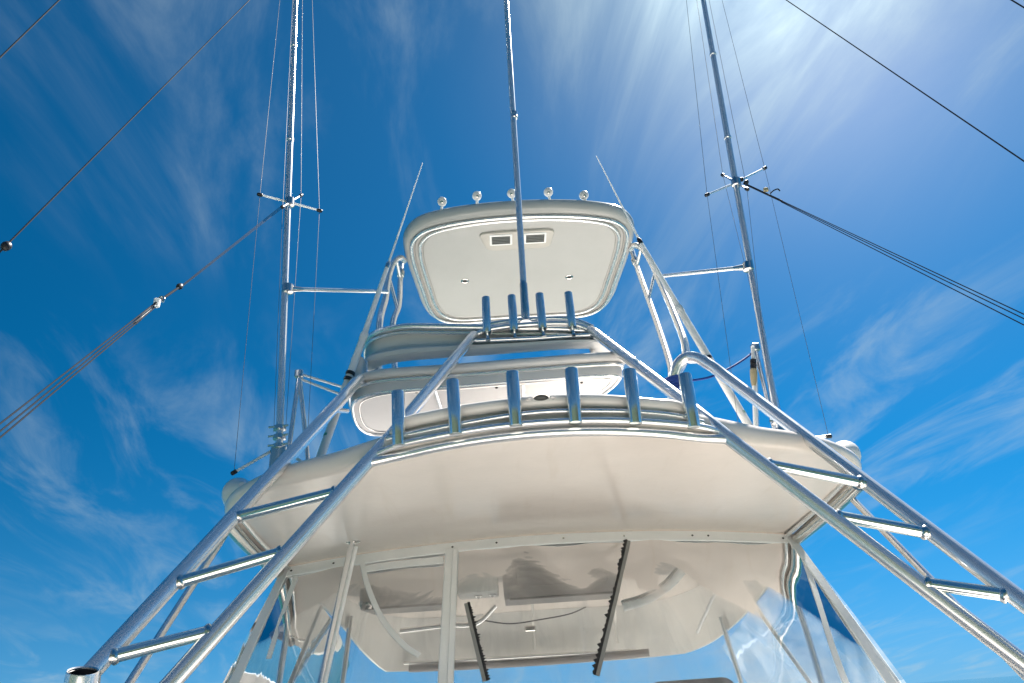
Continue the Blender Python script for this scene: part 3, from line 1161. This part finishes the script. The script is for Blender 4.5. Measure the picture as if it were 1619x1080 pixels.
# back of the band: fascia from hardtop up
V, F = [], []
for p in cat_rom(band[1:-1], 4):
    V += [(p[0], p[1] + 0.015, p[2] - 0.005), (p[0] * 1.0, edge_y(p[0]) + 0.03, 0.93)]
for k in range(len(V) // 2 - 1):
    F.append((2 * k, 2 * k + 1, 2 * k + 3, 2 * k + 2))
n0 = len(V)
V += [(v[0], v[1] + 0.02, v[2]) for v in V]
F += [tuple(i + n0 for i in f)[::-1] for f in F[:]]
mesh('fascia', V, F, GEL, lr)
lampP = PY(856, 631, 2.455)
nav = thing('marker_lamp', lampP, 'small oval marker lamp on the padded rail between middle rod holders', 'lamp')
for nm, prof, sc_, mt_, dx in (('lens', [(0.02, 0), (0.02, 0.004), (0.015, 0.009), (0.008, 0.012), (0.002, 0.013)], 1.5, SLOT, 0), ('bezel', [(0.024, -0.004), (0.024, 0.003), (0.020, 0.004)], 1.5, STEEL, 0),
                               ('end_cap', [(0.013, -0.003), (0.013, 0.004), (0.008, 0.010), (0.002, 0.012)], 1.0, LENS, -0.045), ('end_cap', [(0.013, -0.003), (0.013, 0.004), (0.008, 0.010), (0.002, 0.012)], 1.0, LENS, 0.045)):
    V, F = lathe_geo(prof, 20, (0, 0, 0), (0, -0.8, -0.6))
    V = [np.array((v[0] * sc_ + dx, v[1], v[2] * .7)) + lampP + np.array((0, 0.012, 0.008)) for v in np.asarray(V)]
    mesh(nm, V, F, mt_, nav)

ur = thing('upper_rod_rack', (0.02, 3.4, 1.88), 'short rack of four rod holders high between the ladder tops', 'rod rack')
icL, icR = LEG[-1]['ic'], LEG[1]['ic']
tube('lower_bar', [PY(752, 539, 3.37), PY(846, 535, 3.355), PY(938, 529, 3.37)], 0.0125, ALU, ur, 14)
tube('upper_bar', cat_rom([icL, PY(775, 521, 3.38), PY(845, 513, 3.37), PY(905, 513, 3.38), icR], 6), 0.0165, ALU, ur, 16)
tube('back_bar', cat_rom([PY(740, 522, 3.42), PY(775, 513, 3.44), PY(845, 505, 3.45), PY(905, 506, 3.44), PY(938, 518, 3.42)], 6), 0.016, ALU, ur, 14)
um = holder_mesh(0.0245, 0.225)
for a, b in (((770, 526), (768, 463)), ((813, 523), (808, 460)), ((858, 520), (852, 458)), ((905, 518), (897, 456))):
    p, q = PY(*a, 3.335), PY(*b, 3.325)
    put_holder(um, p, q, ur, 0)
    V, F = tube_geo([p + (0, 0, 0.03), p + (0, 0.05, 0.02)], 0.014, 10)
    mesh('bracket', V, F, STEEL, ur)
    V, F = lathe_geo([(0.009, 0), (0.009, 0.03), (0.013, 0.034), (0.013, 0.045)], 12, p + (0.0, 0.01, 0.0), (0.1, 0, -1))
    mesh('pin', V, F, STEEL, ur)

# ------------------------------------------------------------------ tower pod and belly band
pod = thing('tower_pod', (-0.28, 3.55, 1.49), 'white helm pod with panelled underside carried by the tower ladders', 'pod')
po = [(-0.90, 3.27), (-0.80, 3.235), (-0.4, 3.22), (0.0, 3.20), (0.40, 3.19), (0.455, 3.21), (0.45, 3.30), (0.37, 3.50), (0.30, 3.78), (0.2, 3.84), (-0.3, 3.86), (-0.86, 3.86), (-0.97, 3.83), (-1.015, 3.72), (-1.0, 3.45), (-0.965, 3.33)]
POL = cat_rom(po, 4, True)
V, F = slab_geo(POL, lambda x, y: 1.50, lambda x, y: 1.60, 0.004, rings=(0.97, 0.7, 0.3))
mesh('underside_panel', V, F, GELR, pod)
cen = np.mean(POL, 0)
RIM = [cen + (p - cen) * (1.015, 1.03) for p in POL]
V, F = slab_geo(RIM, lambda x, y: 1.57, lambda x, y: 1.622, 0.022, rings=(0.96, 0.6, 0.2))
mesh('rim', V, F, GELR, pod)
tube('rim_tube', [(p[0], p[1], 1.555) for p in [cen + (q - cen) * (1.008, 1.018) for q in POL]], 0.0105, ALU, pod, 10, closed=True)
inn = [cen + (p - cen) * (0.93, 0.86) for p in POL]
tube('panel_seam', [(p[0], p[1], 1.4985) for p in inn], 0.0035, STEEL, pod, 6, closed=True)
tube('edge_tube', [(p[0], p[1], 1.497) for p in [cen + (q - cen) * (0.985, 0.975) for q in POL]], 0.009, ALU, pod, 8, closed=True)
for x in (-0.52, -0.06):
    tube('seam_strip', [(x, 3.24, 1.497), (x + .02, 3.82, 1.497)], 0.010, ALU, pod, 8)
for x in (-0.62, -0.2, 0.25):
    V, F = lathe_geo([(0.008, 0), (0.008, 0.003), (0.004, 0.005)], 10, (x, 3.27, 1.499), (0, 0, -1))
    mesh('screw', V, F, BLACK, pod)
for k, x in enumerate((-0.22, 0.02, 0.25)):
    V, F = box_geo((x, 3.31, 1.632), (0.105, 0.07, 0.014), bev=0.03)
    mesh('cushion', V, F, CUSH, pod)
for x, y in ((-0.93, 3.42), (0.36, 3.42), (-0.88, 3.8), (0.22, 3.78)):
    tube('pod_post', [(x, y, 1.51), (x * .98, y + 0.02, 1.0)] if y > 3.6 and False else [(x, y, 1.60), (x, y + .05, 1.80)], 0.016, ALU, pod, 10)
tube('under_bar', [LEG[-1]['ob'] + (LEG[-1]['oa'] - LEG[-1]['ob']) * 0.0 + np.array((0.0, 0.0, 0.0)), (-0.96, 3.32, 1.535)], 0.012, ALU, pod, 10)
tube('drain_tube', [(-0.70, 3.72, 1.50), (-0.70, 3.72, 1.0)], 0.006, TRIM, pod, 8)

bel = thing('belly_band', (-0.28, 3.6, 1.74), 'white wraparound belly band above the helm pod with polished top rail', 'belly band')
bo = [(0.30, 4.05), (0.42, 3.80), (0.44, 3.55), (0.40, 3.43), (0.25, 3.40), (-0.1, 3.41), (-0.5, 3.42), (-0.76, 3.44), (-0.90, 3.50), (-0.965, 3.62), (-0.985, 3.85), (-0.97, 4.15)]
BL = cat_rom(bo, 5)


def bz_top(x):
    return 1.985 - 0.115 * min(1, max(0, (x + 0.7) / 1.1))


BZ = 1.785


def band_wall():
    prof = [(0.0, 1.0), (0.012, 0.82), (0.022, 0.62), (0.02, 0.42), (-0.005, 0.36), (-0.03, 0.30), (-0.045, 0.18), (-0.04, 0.06), (-0.015, 0.0), (0.03, 0.0), (0.05, 0.1), (0.05, 1.0)]
    V, F = [], []
    m = len(prof)
    L_ = [np.asarray(p) for p in BL]
    for i, p in enumerate(L_):
        d = L_[min(i + 1, len(L_) - 1)] - L_[max(i - 1, 0)]
        nr = np.array([d[1], -d[0]])
        nr /= np.linalg.norm(nr)     # points inward along this travel direction
        for (o_, h) in prof:
            q = p + nr * (-o_) * -1
            V.append((q[0], q[1], BZ + (bz_top(p[0]) - BZ) * h))
    for i in range(len(L_) - 1):
        for k in range(m):
            F.append((i * m + k, i * m + (k + 1) % m, (i + 1) * m + (k + 1) % m, (i + 1) * m + k))
    F.append(tuple(range(m)))
    F.append(tuple((len(L_) - 1) * m + k for k in range(m))[::-1])
    return V, F


V, F = band_wall()
ctr = np.array([-0.28, 3.9])
V2 = []
mesh('band_wall', V, F, GELR, bel)
tube('top_rail', [(p[0], p[1] - 0.004, bz_top(p[0]) + 0.006) for p in BL], 0.020, ALU, bel, 14)
tube('inner_rail', [(ctr[0] + (p[0] - ctr[0]) * 1.012, ctr[1] + (p[1] - ctr[1]) * 1.02, bz_top(p[0]) - 0.036) for p in BL], 0.0095, ALU, bel, 10)
for x, y in ((-0.93, 3.75), (0.38, 3.72), (-0.93, 4.05), (0.33, 4.0)):
    tube('band_post', [(x, y, 1.60), (x, y + 0.03, 1.78)], 0.014, ALU, bel, 10)
box('mount_block', (-0.965, 3.42, 1.70), (0.035, 0.05, 0.09), GELR, bel, bev=0.02)

# ------------------------------------------------------------------ tower roof
RZ = 3.0
roof = thing('tower_roof', (0, 4.4, RZ), 'white rounded tower roof with double tube frame round its underside', 'roof')
half = [(0, 3.735), (0.3, 3.745), (0.55, 3.775), (0.69, 3.82), (0.775, 3.92), (0.80, 4.08), (0.795, 4.3), (0.775, 4.6), (0.755, 4.85), (0.70, 5.03), (0.58, 5.13), (0.3, 5.16), (0, 5.165)]
RO = mirrored(cat_rom(half, 4))
rc = np.array([0, 4.42])
RO = [np.array((p[0] + 0.03, p[1])) for p in RO]
rc = rc + (0.03, 0)
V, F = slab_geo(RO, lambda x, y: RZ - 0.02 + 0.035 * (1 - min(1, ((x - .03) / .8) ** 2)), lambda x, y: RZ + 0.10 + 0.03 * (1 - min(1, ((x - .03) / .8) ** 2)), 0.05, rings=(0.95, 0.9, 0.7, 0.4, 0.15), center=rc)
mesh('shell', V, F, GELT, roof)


def rz(p):
    return RZ - 0.02 + 0.035 * (1 - min(1, ((p[0] - .03) / .8) ** 2))


def ring(sx, sy, dz):
    R_ = [rc + (p - rc) * (sx, sy) for p in RO]
    return [(p[0], p[1], rz(p) + dz) for p in R_]


tube('outer_frame', ring(0.985, 0.985, -0.014), 0.0125, ALU, roof, 12, closed=True)
tube('gasket', ring(0.955, 0.963, -0.002), 0.004, GREYP, roof, 8, closed=True)
tube('inner_frame', ring(0.915, 0.925, -0.010), 0.0115, ALU, roof, 12, closed=True)
tube('panel_bead', ring(0.885, 0.90, 0.001), 0.004, GREYP, roof, 8, closed=True)
# vent plate with two grilles
vp = thing('vent_plate', PZ(817, 378, RZ), 'raised vent plate with two slotted grilles under the tower roof', 'vent')
zc = RZ + 0.012
corner = [PZ(757, 368, zc), PZ(876, 361, zc), PZ(868, 388, zc), PZ(772, 394, zc)]
vc = np.mean(corner, 0)
ol = []
for i in range(4):
    a, b, c = corner[i - 1], corner[i], corner[(i + 1) % 4]
    p0, p2 = b + (a - b) * .16, b + (c - b) * .16
    for t in (0, .33, .66, 1):
        ol.append(((1 - t)**2 * p0 + 2 * t * (1 - t) * b + t * t * p2)[:2])
V, F = slab_geo(ol, lambda x, y: zc - 0.018, lambda x, y: zc + 0.004, 0.006, rings=(0.8, 0.3))
mesh('plate', V, F, simple('vent_plastic', (0.55, 0.53, 0.49), 0.4), vp)
for (cx_, cy_) in ((792, 379), (846, 376)):
    c0 = PZ(cx_, cy_, zc - 0.018)
    g_ = box('grille', (c0[0], c0[1], zc - 0.021), (0.082, 0.062, 0.004), TRIM, vp, bev=0.008)
    box('slot', (c0[0], c0[1], zc - 0.0255), (0.066, 0.044, 0.001), SLOT, g_)
    for k in range(5):
        box('slat', (c0[0], c0[1] - 0.036 + k * 0.018, zc - 0.0285), (0.066, 0.0035, 0.0022), GREYP, g_, ax=((1, 0, 0), (0, .9, .43), (0, -.43, .9)))
for (px, py), lab in (((735, 443), 'small round downlight in the tower roof above the belly band'), ((900, 437), 'small round downlight in the tower roof nearer the blue rope')):
    c0 = PZ(px, py, RZ + 0.012)
    zc_ = rz(c0)
    d_ = thing('downlight', (c0[0], c0[1], zc_), lab, 'light', 'downlights in the tower roof')
    V, F = lathe_geo([(0.031, -0.004), (0.031, 0.003), (0.026, 0.006), (0.019, 0.004)], 20, (c0[0], c0[1], zc_), (0, 0, -1))
    mesh('bezel', V, F, STEEL, d_)
    V, F = lathe_geo([(0.0188, -0.002), (0.0188, 0.004), (0.012, 0.007), (0.004, 0.008)], 16, (c0[0], c0[1], zc_), (0, 0, -1))
    mesh('lens', V, F, BLACK, d_)

# floodlights on the roof's near edge
for k, (hx, hy, bx, by) in enumerate(((699, 319, 697, 335), (754, 310, 754, 328), (809, 306, 813, 325), (867, 304, 871, 321), (923, 309, 929, 324))):
    pc = PY(hx, hy, 3.74)
    pb_ = PY(bx, by, 3.76)
    base = np.array((pb_[0], 3.78, RZ + 0.105))
    lab = 'round white lamp on a stalk directly behind the centre mast' if k == 2 else 'small round white lamp on the tower roof edge, clear of the mast'
    fl = thing('flood_lamp', base, lab, 'lamp', 'round lamps on the tower roof edge')
    tube('stalk', [base, pb_, pc + (0, 0.012, -0.012)], 0.0095, ANT, fl, 12)
    V, F = lathe_geo([(0.028, 0), (0.028, 0.006), (0.012, 0.012)], 16, base - (0, 0, 0.004))
    mesh('foot', V, F, ANT, fl)
    ax_ = np.array((0.15 * math.sin(k * 2.1), -0.75, -0.5))
    V, F = lathe_geo([(0.006, -0.036), (0.018, -0.033), (0.028, -0.022), (0.0325, -0.006), (0.0325, 0.008), (0.0305, 0.011)], 24, pc, ax_)
    mesh('housing', V, F, ANT, fl)
    V, F = lathe_geo([(0.029, 0.006), (0.029, 0.0115), (0.022, 0.0165), (0.010, 0.019), (0.001, 0.0195)], 24, pc, ax_)
    mesh('lens', V, F, LENS, fl)
    V, F = lathe_geo([(0.009, 0.017), (0.009, 0.022), (0.004, 0.024)], 12, pc + (0, 0, -0.008), ax_)
    mesh('bulb', V, F, STEEL, fl)

# roof legs: twin tubes each side, from the ladder tops up to the roof
oR = [PY(1066, 600, 3.16), PY(1083, 566, 3.22), PY(1083, 545, 3.30), PY(1068, 502, 3.50), PY(1045, 449, 3.80), PY(1028, 412, 3.98), PY(1015, 393, 4.05), PY(1003, 388, 4.10), PY(997, 394, 4.16)]
iR = [PY(1062, 592, 3.30), PY(1060, 578, 3.36), PY(1042, 520, 3.66), PY(1022, 463, 3.98), PY(1007, 421, 4.20), PY(999, 396, 4.28)]
for s in (1, -1):
    lg = thing('roof_leg', (s * 0.74, 3.2, 1.4), 'twin tube leg bracing the tower roof ' + ('next to the blue rope' if s > 0 else 'on the belly band side'), 'tower leg')
    fx = (lambda p: p) if s > 0 else (lambda p: np.array((-p[0] + 0.035, p[1], p[2])))
    po_, pi_ = [fx(p) for p in oR], [fx(p) for p in iR]
    if s < 0:
        po_ = [np.array((-0.915, 3.80, 1.62)), np.array((-0.90, 3.72, 1.80)), PY(600, 512, 3.66)] + po_[4:]
        pi_ = [np.array((-0.85, 3.95, 1.62)), np.array((-0.835, 3.92, 1.85)), PY(621, 512, 3.92)] + pi_[3:]
    tube('outer_tube', cat_rom(po_, 6), 0.0215, ALU, lg, 18)
    tube('inner_tube', cat_rom(pi_, 6), 0.0195, ALU, lg, 16)
    co, ci = cat_rom(po_, 10), cat_rom(pi_, 10)
    for fo, fi in ((0.56, 0.56), (0.76, 0.80)):
        tube('brace', [co[int(fo * len(co))], ci[int(fi * len(ci))]], 0.0125, ALU, lg, 12)
    kn = ci[int(0.86 * len(ci))]
    d_ = ci[int(0.86 * len(ci)) + 2] - kn
    V, F = lathe_geo([(0.022, -0.03), (0.028, -0.025), (0.028, 0.025), (0.022, 0.03)], 16, kn, d_)
    mesh('clamp', V, F, STEEL, lg)

# ------------------------------------------------------------------ centre mast
mb, mt = PY(831, 503, 3.44), PY(800, 0, 3.44)
dirm = (mt - mb) / np.linalg.norm(mt - mb)
mast = thing('centre_mast', mb, 'tall polished pole rising from the upper rod rack before the roof', 'mast')
tube('pole', [mb + dirm * 0.18, mb + dirm * 4.4], [0.0205, 0.019], ALU, mast, 20)
V, F = lathe_geo([(0.024, -0.02), (0.025, 0.0), (0.025, 0.235), (0.022, 0.245), (0.021, 0.25)], 20, mb, dirm)
mesh('socket', V, F, ALUD, mast)
q = PY(813, 183, 3.44)
V, F = lathe_geo([(0.020, -0.03), (0.0245, -0.026), (0.0245, -0.006), (0.022, 0), (0.0245, 0.006), (0.0245, 0.026), (0.020, 0.03)], 20, q, dirm)
mesh('collar', V, F, STEEL, mast)
V, F = lathe_geo([(0.034, 0), (0.034, 0.010), (0.026, 0.02)], 20, mb - dirm * 0.03, dirm)
mesh('foot', V, F, STEEL, mast)

# ------------------------------------------------------------------ outriggers
YO = 3.3
OUT = {-1: dict(b=(441, 712), t=(467, 0), cross=(458, 320), so=(455, 457), so_in=(606, 461),
                arms=((411, 308), (505, 333), (476, 309), (447, 327)), base=((370, 747), (484, 735)), top=((452, -20), (478, -20), (461, -20), (473, -20)),
                lab='tall outrigger pole with cross spreader, on the triple line with a white clip'),
       1: dict(b=(1236, 702), t=(1112, 0), cross=(1164, 289), so=(1183, 422), so_in=(1043, 437),
               arms=((1118, 308), (1209, 266), (1143, 277), (1181, 299)), base=((1170, 691), (1310, 690)), top=((1100, -20), (1122, -20), (1106, -20), (1128, -20)),
               lab='tall outrigger pole with cross spreader, standing by the blue rope')}
RIG = {}
for s in (-1, 1):
    g = OUT[s]
    b, t = PY(*g['b'], YO), PY(*g['t'], YO)
    d = (t - b) / np.linalg.norm(t - b)
    LEN = 7.5
    RIG[s] = (b, d)
    og = thing('outrigger', (b[0], b[1], 0.97), g['lab'], 'outrigger')
    tube('pole', [b - d * 0.05, b + d * 2.5, b + d * LEN], [0.0185, 0.019, 0.014], ALU, og, 18)
    zb_ = 0.97
    box('base_bracket', (b[0], b[1] + 0.03, (b[2] + zb_) / 2 - 0.02), (0.04, 0.05, (b[2] - zb_) / 2 + 0.04), STEEL, og, bev=0.015)
    for k in range(3):
        hh = 0.02 + 0.05 * k
        V, F = lathe_geo([(0.02, -0.012), (0.032, -0.01), (0.032, 0.01), (0.02, 0.012)], 16, b + d * hh, d)
        mesh('collar', V, F, STEEL, og)
        tube('bolt', [b + d * hh + (-0.05, -0.02, 0), b + d * hh + (0.05, -0.02, 0.006)], 0.006, STEEL, og, 8)
    # weld joints seen as faint rings on the pole
    for py in (80, 220):
        k = (g['b'][1] - py) / (g['b'][1] - g['t'][1])
        q = nearest_on([b, t + d * .5], g['b'][0] + (g['t'][0] - g['b'][0]) * k, py)
        V, F = lathe_geo([(0.0216, -0.01), (0.0235, -0.008), (0.0235, 0.008), (0.0216, 0.01)], 16, q, d)
        mesh('sleeve', V, F, ALU, og)
    # cross spreader
    c = PY(*g['cross'], YO)
    V, F = lathe_geo([(0.0225, -0.03), (0.029, -0.026), (0.029, 0.026), (0.0225, 0.03)], 18, c, d)
    mesh('spreader_hub', V, F, STEEL, og)
    tips = []
    for k, a in enumerate(g['arms']):
        p = PY(*a, YO + (-0.06, 0.06, 0.10, -0.10)[k])
        tube('spreader_arm', [c, p], [0.008, 0.006], ANT if s < 0 and k < 2 else ALU, og, 10)
        V, F = lathe_geo([(0.007, -0.016), (0.0115, -0.012), (0.0115, 0.012), (0.006, 0.018)], 12, p, p - c)
        mesh('arm_tip', V, F, BLACK, og)
        tips.append(p)
    # base spreader
    btips = []
    bc = b + d * 0.02
    for a in g['base']:
        p = PY(*a, YO - 0.02)
        tube('spreader_arm', [bc, p], 0.0075, ANT, og, 10)
        V, F = lathe_geo([(0.006, -0.016), (0.011, -0.012), (0.011, 0.012), (0.006, 0.016)], 12, p, p - bc)
        mesh('arm_tip', V, F, BLACK, og)
        btips.append(p)
    topP = b + d * (LEN - 0.1)
    for k, p in enumerate(tips):
        tube('stay_wire', [topP, p], 0.0014, WIRE, og, 6, caps=False)
        q = btips[k % 2] if k < 2 else b + d * 0.1 + np.array((0.03 * (-1) ** k, 0, 0))
        if s > 0 and k < 2:
            q = btips[1 - k] if False else btips[k]
        tube('stay_wire', [p, q], 0.0012, WIRE, og, 6, caps=False)
    # stand-off strut to the tower
    p0, p1 = PY(*g['so'], YO), PY(*g['so_in'], 3.62)
    V, F = lathe_geo([(0.0225, -0.028), (0.031, -0.024), (0.031, 0.024), (0.0225, 0.028)], 18, p0, d)
    mesh('strut_hub', V, F, STEEL, og)
    dd = (p1 - p0) / np.linalg.norm(p1 - p0)
    tube('strut', [p0 + dd * 0.07, p1 + dd * (0.03 if s < 0 else 0.0)], 0.0125, ALU, og, 14)
    tube('strut_end', [p0, p0 + dd * 0.085], [0.022, 0.013], STEEL, og, 12)
    # A-frame brace at the base
    if s < 0:
        ap = PY(473, 592, 3.45)
        legs_ = [PY(456, 712, 3.36), PY(492, 753, 3.42)]
        back = [PY(548, 614, 3.75), PY(560, 632, 3.75)]
    else:
        ap = PY(1194, 550, 3.45)
        legs_ = [PY(1194, 700, 3.50), PY(1228, 695, 3.36)]
        back = [PY(1172, 640, 3.7)]
    for q in legs_:
        tube('brace', [ap, (q[0], q[1], max(0.93, q[2] - 0.05))], 0.0125, ALU, og, 12)
    if s < 0:
        for q, dz in zip(back, (0.0, -0.03)):
            tube('brace_stay', [ap + (0.01, 0, dz), q], 0.0075, ANT, og, 8)
    V, F = box_geo(ap, (0.022, 0.022, 0.022), bev=0.008)
    mesh('brace_head', V, F, STEEL, og)

# ------------------------------------------------------------------ antennas
for s in (-1, 1):
    if s < 0:
        pix = ((496, 752, 3.28), (552, 596, 3.32), (575, 532, 3.35), (613, 420, 3.40), (668, 258, 3.46))
        lab = 'white whip antenna leaning past the helm pod, clamped with black bands'
    else:
        pix = ((1207, 712, 3.28), (1122, 572, 3.32), (1075, 490, 3.35), (1012, 382, 3.40), (943, 247, 3.46))
        lab = 'white whip antenna leaning past the ladder bend and roof leg by the blue rope'
    P = [PY(*q) for q in pix]
    d = (P[3] - P[0]) / np.linalg.norm(P[3] - P[0])
    an = thing('antenna', P[0], lab, 'antenna')
    tube('lower_section', [P[0], P[2]], [0.0215, 0.0205], ANT, an, 16)
    tube('upper_section', [P[2], P[3]], [0.0165, 0.0125], ANT, an, 14)
    tube('whip', [P[3], P[4]], [0.0075, 0.0028], ANT, an, 10)
    V, F = lathe_geo([(0.0215, -0.02), (0.0225, -0.018), (0.0225, 0.018), (0.017, 0.03)], 16, P[2], d)
    mesh('sleeve', V, F, ANT, an)
    V, F = lathe_geo([(0.0135, -0.02), (0.0145, -0.018), (0.0145, 0.012), (0.008, 0.03)], 14, P[3], d)
    mesh('ferrule', V, F, BLACK if s > 0 else STEEL, an)
    for k in (-0.014, 0.022):
        V, F = lathe_geo([(0.0215, -0.009), (0.0255, -0.007), (0.0255, 0.007), (0.0215, 0.009)], 16, P[1] + d * k, d)
        mesh('clamp_band', V, F, BLACK, an)
    V, F = lathe_geo([(0.0212, -0.008), (0.0222, -0.007), (0.0222, 0.007), (0.0212, 0.008)], 16, P[0] + d * 0.22, d)
    mesh('coloured_band', V, F, simple('green_band', (0.12, 0.35, 0.28), 0.5), an)
    V, F = lathe_geo([(0.024, -0.08), (0.026, -0.07), (0.026, 0.02), (0.0215, 0.03)], 16, P[0] + d * 0.01, d)
    mesh('ratchet_mount', V, F, STEEL, an)
    # arm holding the clamp to the tower
    tgt = np.array((s * 0.9, 3.5, P[1][2] + 0.03)) if s < 0 else PY(1090, 572, 3.12)
    tube('clamp_arm', [P[1], tgt], 0.010, ANT, an, 10)

# ------------------------------------------------------------------ thin support poles at the hardtop sides
for s, (a, b_, ya, yb), lab in ((-1, ((363, 834), (206, 1078), 3.25, 2.72), 'thin aluminium pole slanting down behind the ladder with the cup holder'),
                                (1, ((1336, 777), (1500, 945), 3.25, 2.86), 'thin aluminium pole slanting down behind the ladder on the blue rope side')):
    pa, pb_ = PY(*a, ya), PY(*b_, yb)
    end = pa + (pb_ - pa) * (DZ + 0.02 - pa[2]) / (pb_[2] - pa[2])
    o = tube('support_pole', [pa, pb_, end], 0.0155, ALU, None, 14)
    tag(o, lab, 'pole')

# ------------------------------------------------------------------ rigging lines
def rig_at(s, py):
    b, d = RIG[s]
    lo, hi = 0.0, 7.4
    for _ in range(50):
        m = (lo + hi) / 2
        if proj(b + d * m)[1] > py:
            lo = m
        else:
            hi = m
    return b + d * lo


def to_deck(a, b, z=DZ + 0.03):
    return a + (b - a) * (z - a[2]) / (b[2] - a[2])


def rig_line(a, pxy, y, r, label, mat=ROPE, group=None):
    q = PY(*pxy, y)
    e = to_deck(a, q)
    V, F = tube_geo([a, q, e], r, 8)
    ln = thing('rigging_line', e, label, 'line', group)
    mesh('rope', V, F, mat, ln)
    return ln, q


la, lq = rig_line(rig_at(-1, -76), (4, 394), 1.75, 0.0028, 'thin dark line with a black ball stop slanting from the outrigger')
ball = PY(10, 389, 1.75)
V, F = lathe_geo([(0.004, -0.02), (0.011, -0.014), (0.0145, -0.004), (0.0145, 0.004), (0.011, 0.012), (0.004, 0.018)], 16, ball, rig_at(-1, -76) - ball)
mesh('ball_stop', V, F, BLACK, la)
rig_line(rig_at(-1, -470), (0, 91), 1.6, 0.0028, 'thin dark line high above the one with the ball stop')
rig_line(rig_at(1, -101), (1619, 255), 1.85, 0.0027, 'single dark line high above the doubled halyard on the blue rope side')
rig_line(rig_at(1, -330), (1619, 12), 1.6, 0.0027, 'highest dark line, nearly out of view, on the blue rope side')

# tripled halyards from the spreader hubs
hl = thing('halyard', PY(0, 682, 1.75), 'triple grey halyard with a white clip and a black bead', 'halyard')
h0 = PY(447, 324, YO)
for k, (q, y) in enumerate((((0, 670), 1.75), ((0, 682), 1.75), ((0, 692), 1.75))):
    qq = PY(*q, y)
    mid_ = PY(243 + k, 481 + k * 2.5, 2.35)
    e = to_deck(mid_, qq)
    tube('rope', [mid_, qq, e], 0.0026, ROPE, hl, 8)
    tube('upper_rope', [h0 + (0, 0, -0.012 * k), PY(285, 453 + k * 1.5, 2.5)], 0.0013, ROPE, hl, 6)
tube('link', [PY(285, 453, 2.5), PY(243, 482, 2.35)], 0.0052, ROPE, hl, 10)
V, F = lathe_geo([(0.004, -0.014), (0.012, -0.009), (0.014, 0.0), (0.012, 0.009), (0.004, 0.014)], 16, PY(284, 453, 2.5), h0 - PY(284, 453, 2.5))
mesh('bead', V, F, BLACK, hl)
cp = PY(248, 479, 2.37)
V, F = box_geo(cp, (0.012, 0.010, 0.020), bev=0.006)
mesh('clip', V, F, ANT, hl)
tube('clip_hook', cat_rom([cp + (0.0, 0, 0.018), cp + (0.015, 0, 0.03), cp + (0.028, 0, 0.018), cp + (0.022, 0, 0.0)], 5), 0.004, STEEL, hl, 8)
tube('clip_tail', [cp, PY(217, 507, 2.27)], 0.006, ANT, hl, 8)
tube('knot', [PY(222, 503, 2.28), PY(213, 511, 2.26)], 0.0085, BLACK, hl, 8)

hr = thing('halyard', PY(1619, 505, 2.0), 'doubled dark halyard with shackles on the blue rope side', 'halyard')
h1 = PY(1176, 290, YO)
for k, (q, y) in enumerate((((1619, 497), 2.0), ((1619, 504), 2.0), ((1619, 514), 2.0))):
    qq = PY(*q, y)
    mid_ = PY(1235, 317 + k * 1.2, 3.06)
    e = to_deck(mid_, qq)
    tube('rope', [mid_, qq, e], 0.0021, ROPE, hr, 8)
tube('link', [h1, PY(1236, 318, 3.06)], 0.006, ROPE, hr, 10)
for q in ((1172, 284, YO), (1180, 288, YO - .01)):
    V, F = lathe_geo([(0.006, -0.014), (0.014, -0.008), (0.014, 0.008), (0.006, 0.014)], 14, PY(*q), (1, 0, .2))
    mesh('bead', V, F, BLACK, hr)
cp = PY(1211, 300, 3.15)
V, F = box_geo(cp, (0.014, 0.010, 0.012), bev=0.006)
mesh('clip', V, F, YEL, hr)
tube('clip_hook', cat_rom([PY(1218, 306, 3.14), PY(1222, 302, 3.14), PY(1230, 299, 3.14), PY(1233, 302, 3.14)], 5), 0.004, BLACK, hr, 8)

# ------------------------------------------------------------------ blue rope and the float tied at the brace head
br = thing('blue_rope', PY(1066, 612, 3.12), 'blue rope sagging from the ladder bend to the outrigger brace', 'rope')
tube('span', cat_rom([PY(1068, 604, 3.12), PY(1090, 602, 3.16), PY(1120, 597, 3.24), (PY(1150, 584, 3.33)), PY(1178, 567, 3.41), PY(1195, 553, 3.45)], 6), 0.006, BLUE, br, 10)
kp = PY(1066, 606, 3.13)
pts = []
for k in range(70):
    a = k * 0.62
    pts.append(kp + np.array((0.036 * math.cos(a), 0.036 * math.sin(a), 0.03 - 0.0011 * k + 0.004 * math.sin(k * 1.7))))
tube('wraps', pts, 0.0075, BLUE, br, 8)
pts = [kp + np.array((0.03, -0.03, 0)), kp + np.array((0.05, -0.03, -0.03)), kp + np.array((0.03, -0.035, -0.055)), kp + np.array((0.0, -0.035, -0.04))]
tube('knot', cat_rom(pts, 6), 0.010, BLUE, br, 8)
fb = thing('fishing_gaff', PY(1192, 700, 3.42), 'slim white pole with black band and yellowed foam grip beside the outrigger', 'gaff')
g0, g1 = PY(1195, 705, 3.42), PY(1190, 548, 3.42)
dg = (g1 - g0) / np.linalg.norm(g1 - g0)
tube('shaft', [g0 - dg * 0.06, g1], 0.0105, ANT, fb, 12)
ge = nearest_on([g0, g1], 1191, 592)
V, F = lathe_geo([(0.011, -0.07), (0.016, -0.045), (0.019, 0.0), (0.019, 0.03), (0.011, 0.04)], 14, ge, dg)
mesh('foam_grip', V, F, YEL, fb)
for k in (0.052, 0.082):
    V, F = lathe_geo([(0.0105, -0.014), (0.017, -0.011), (0.017, 0.011), (0.0105, 0.014)], 14, ge + dg * k, dg)
    mesh('black_band', V, F, BLACK, fb)
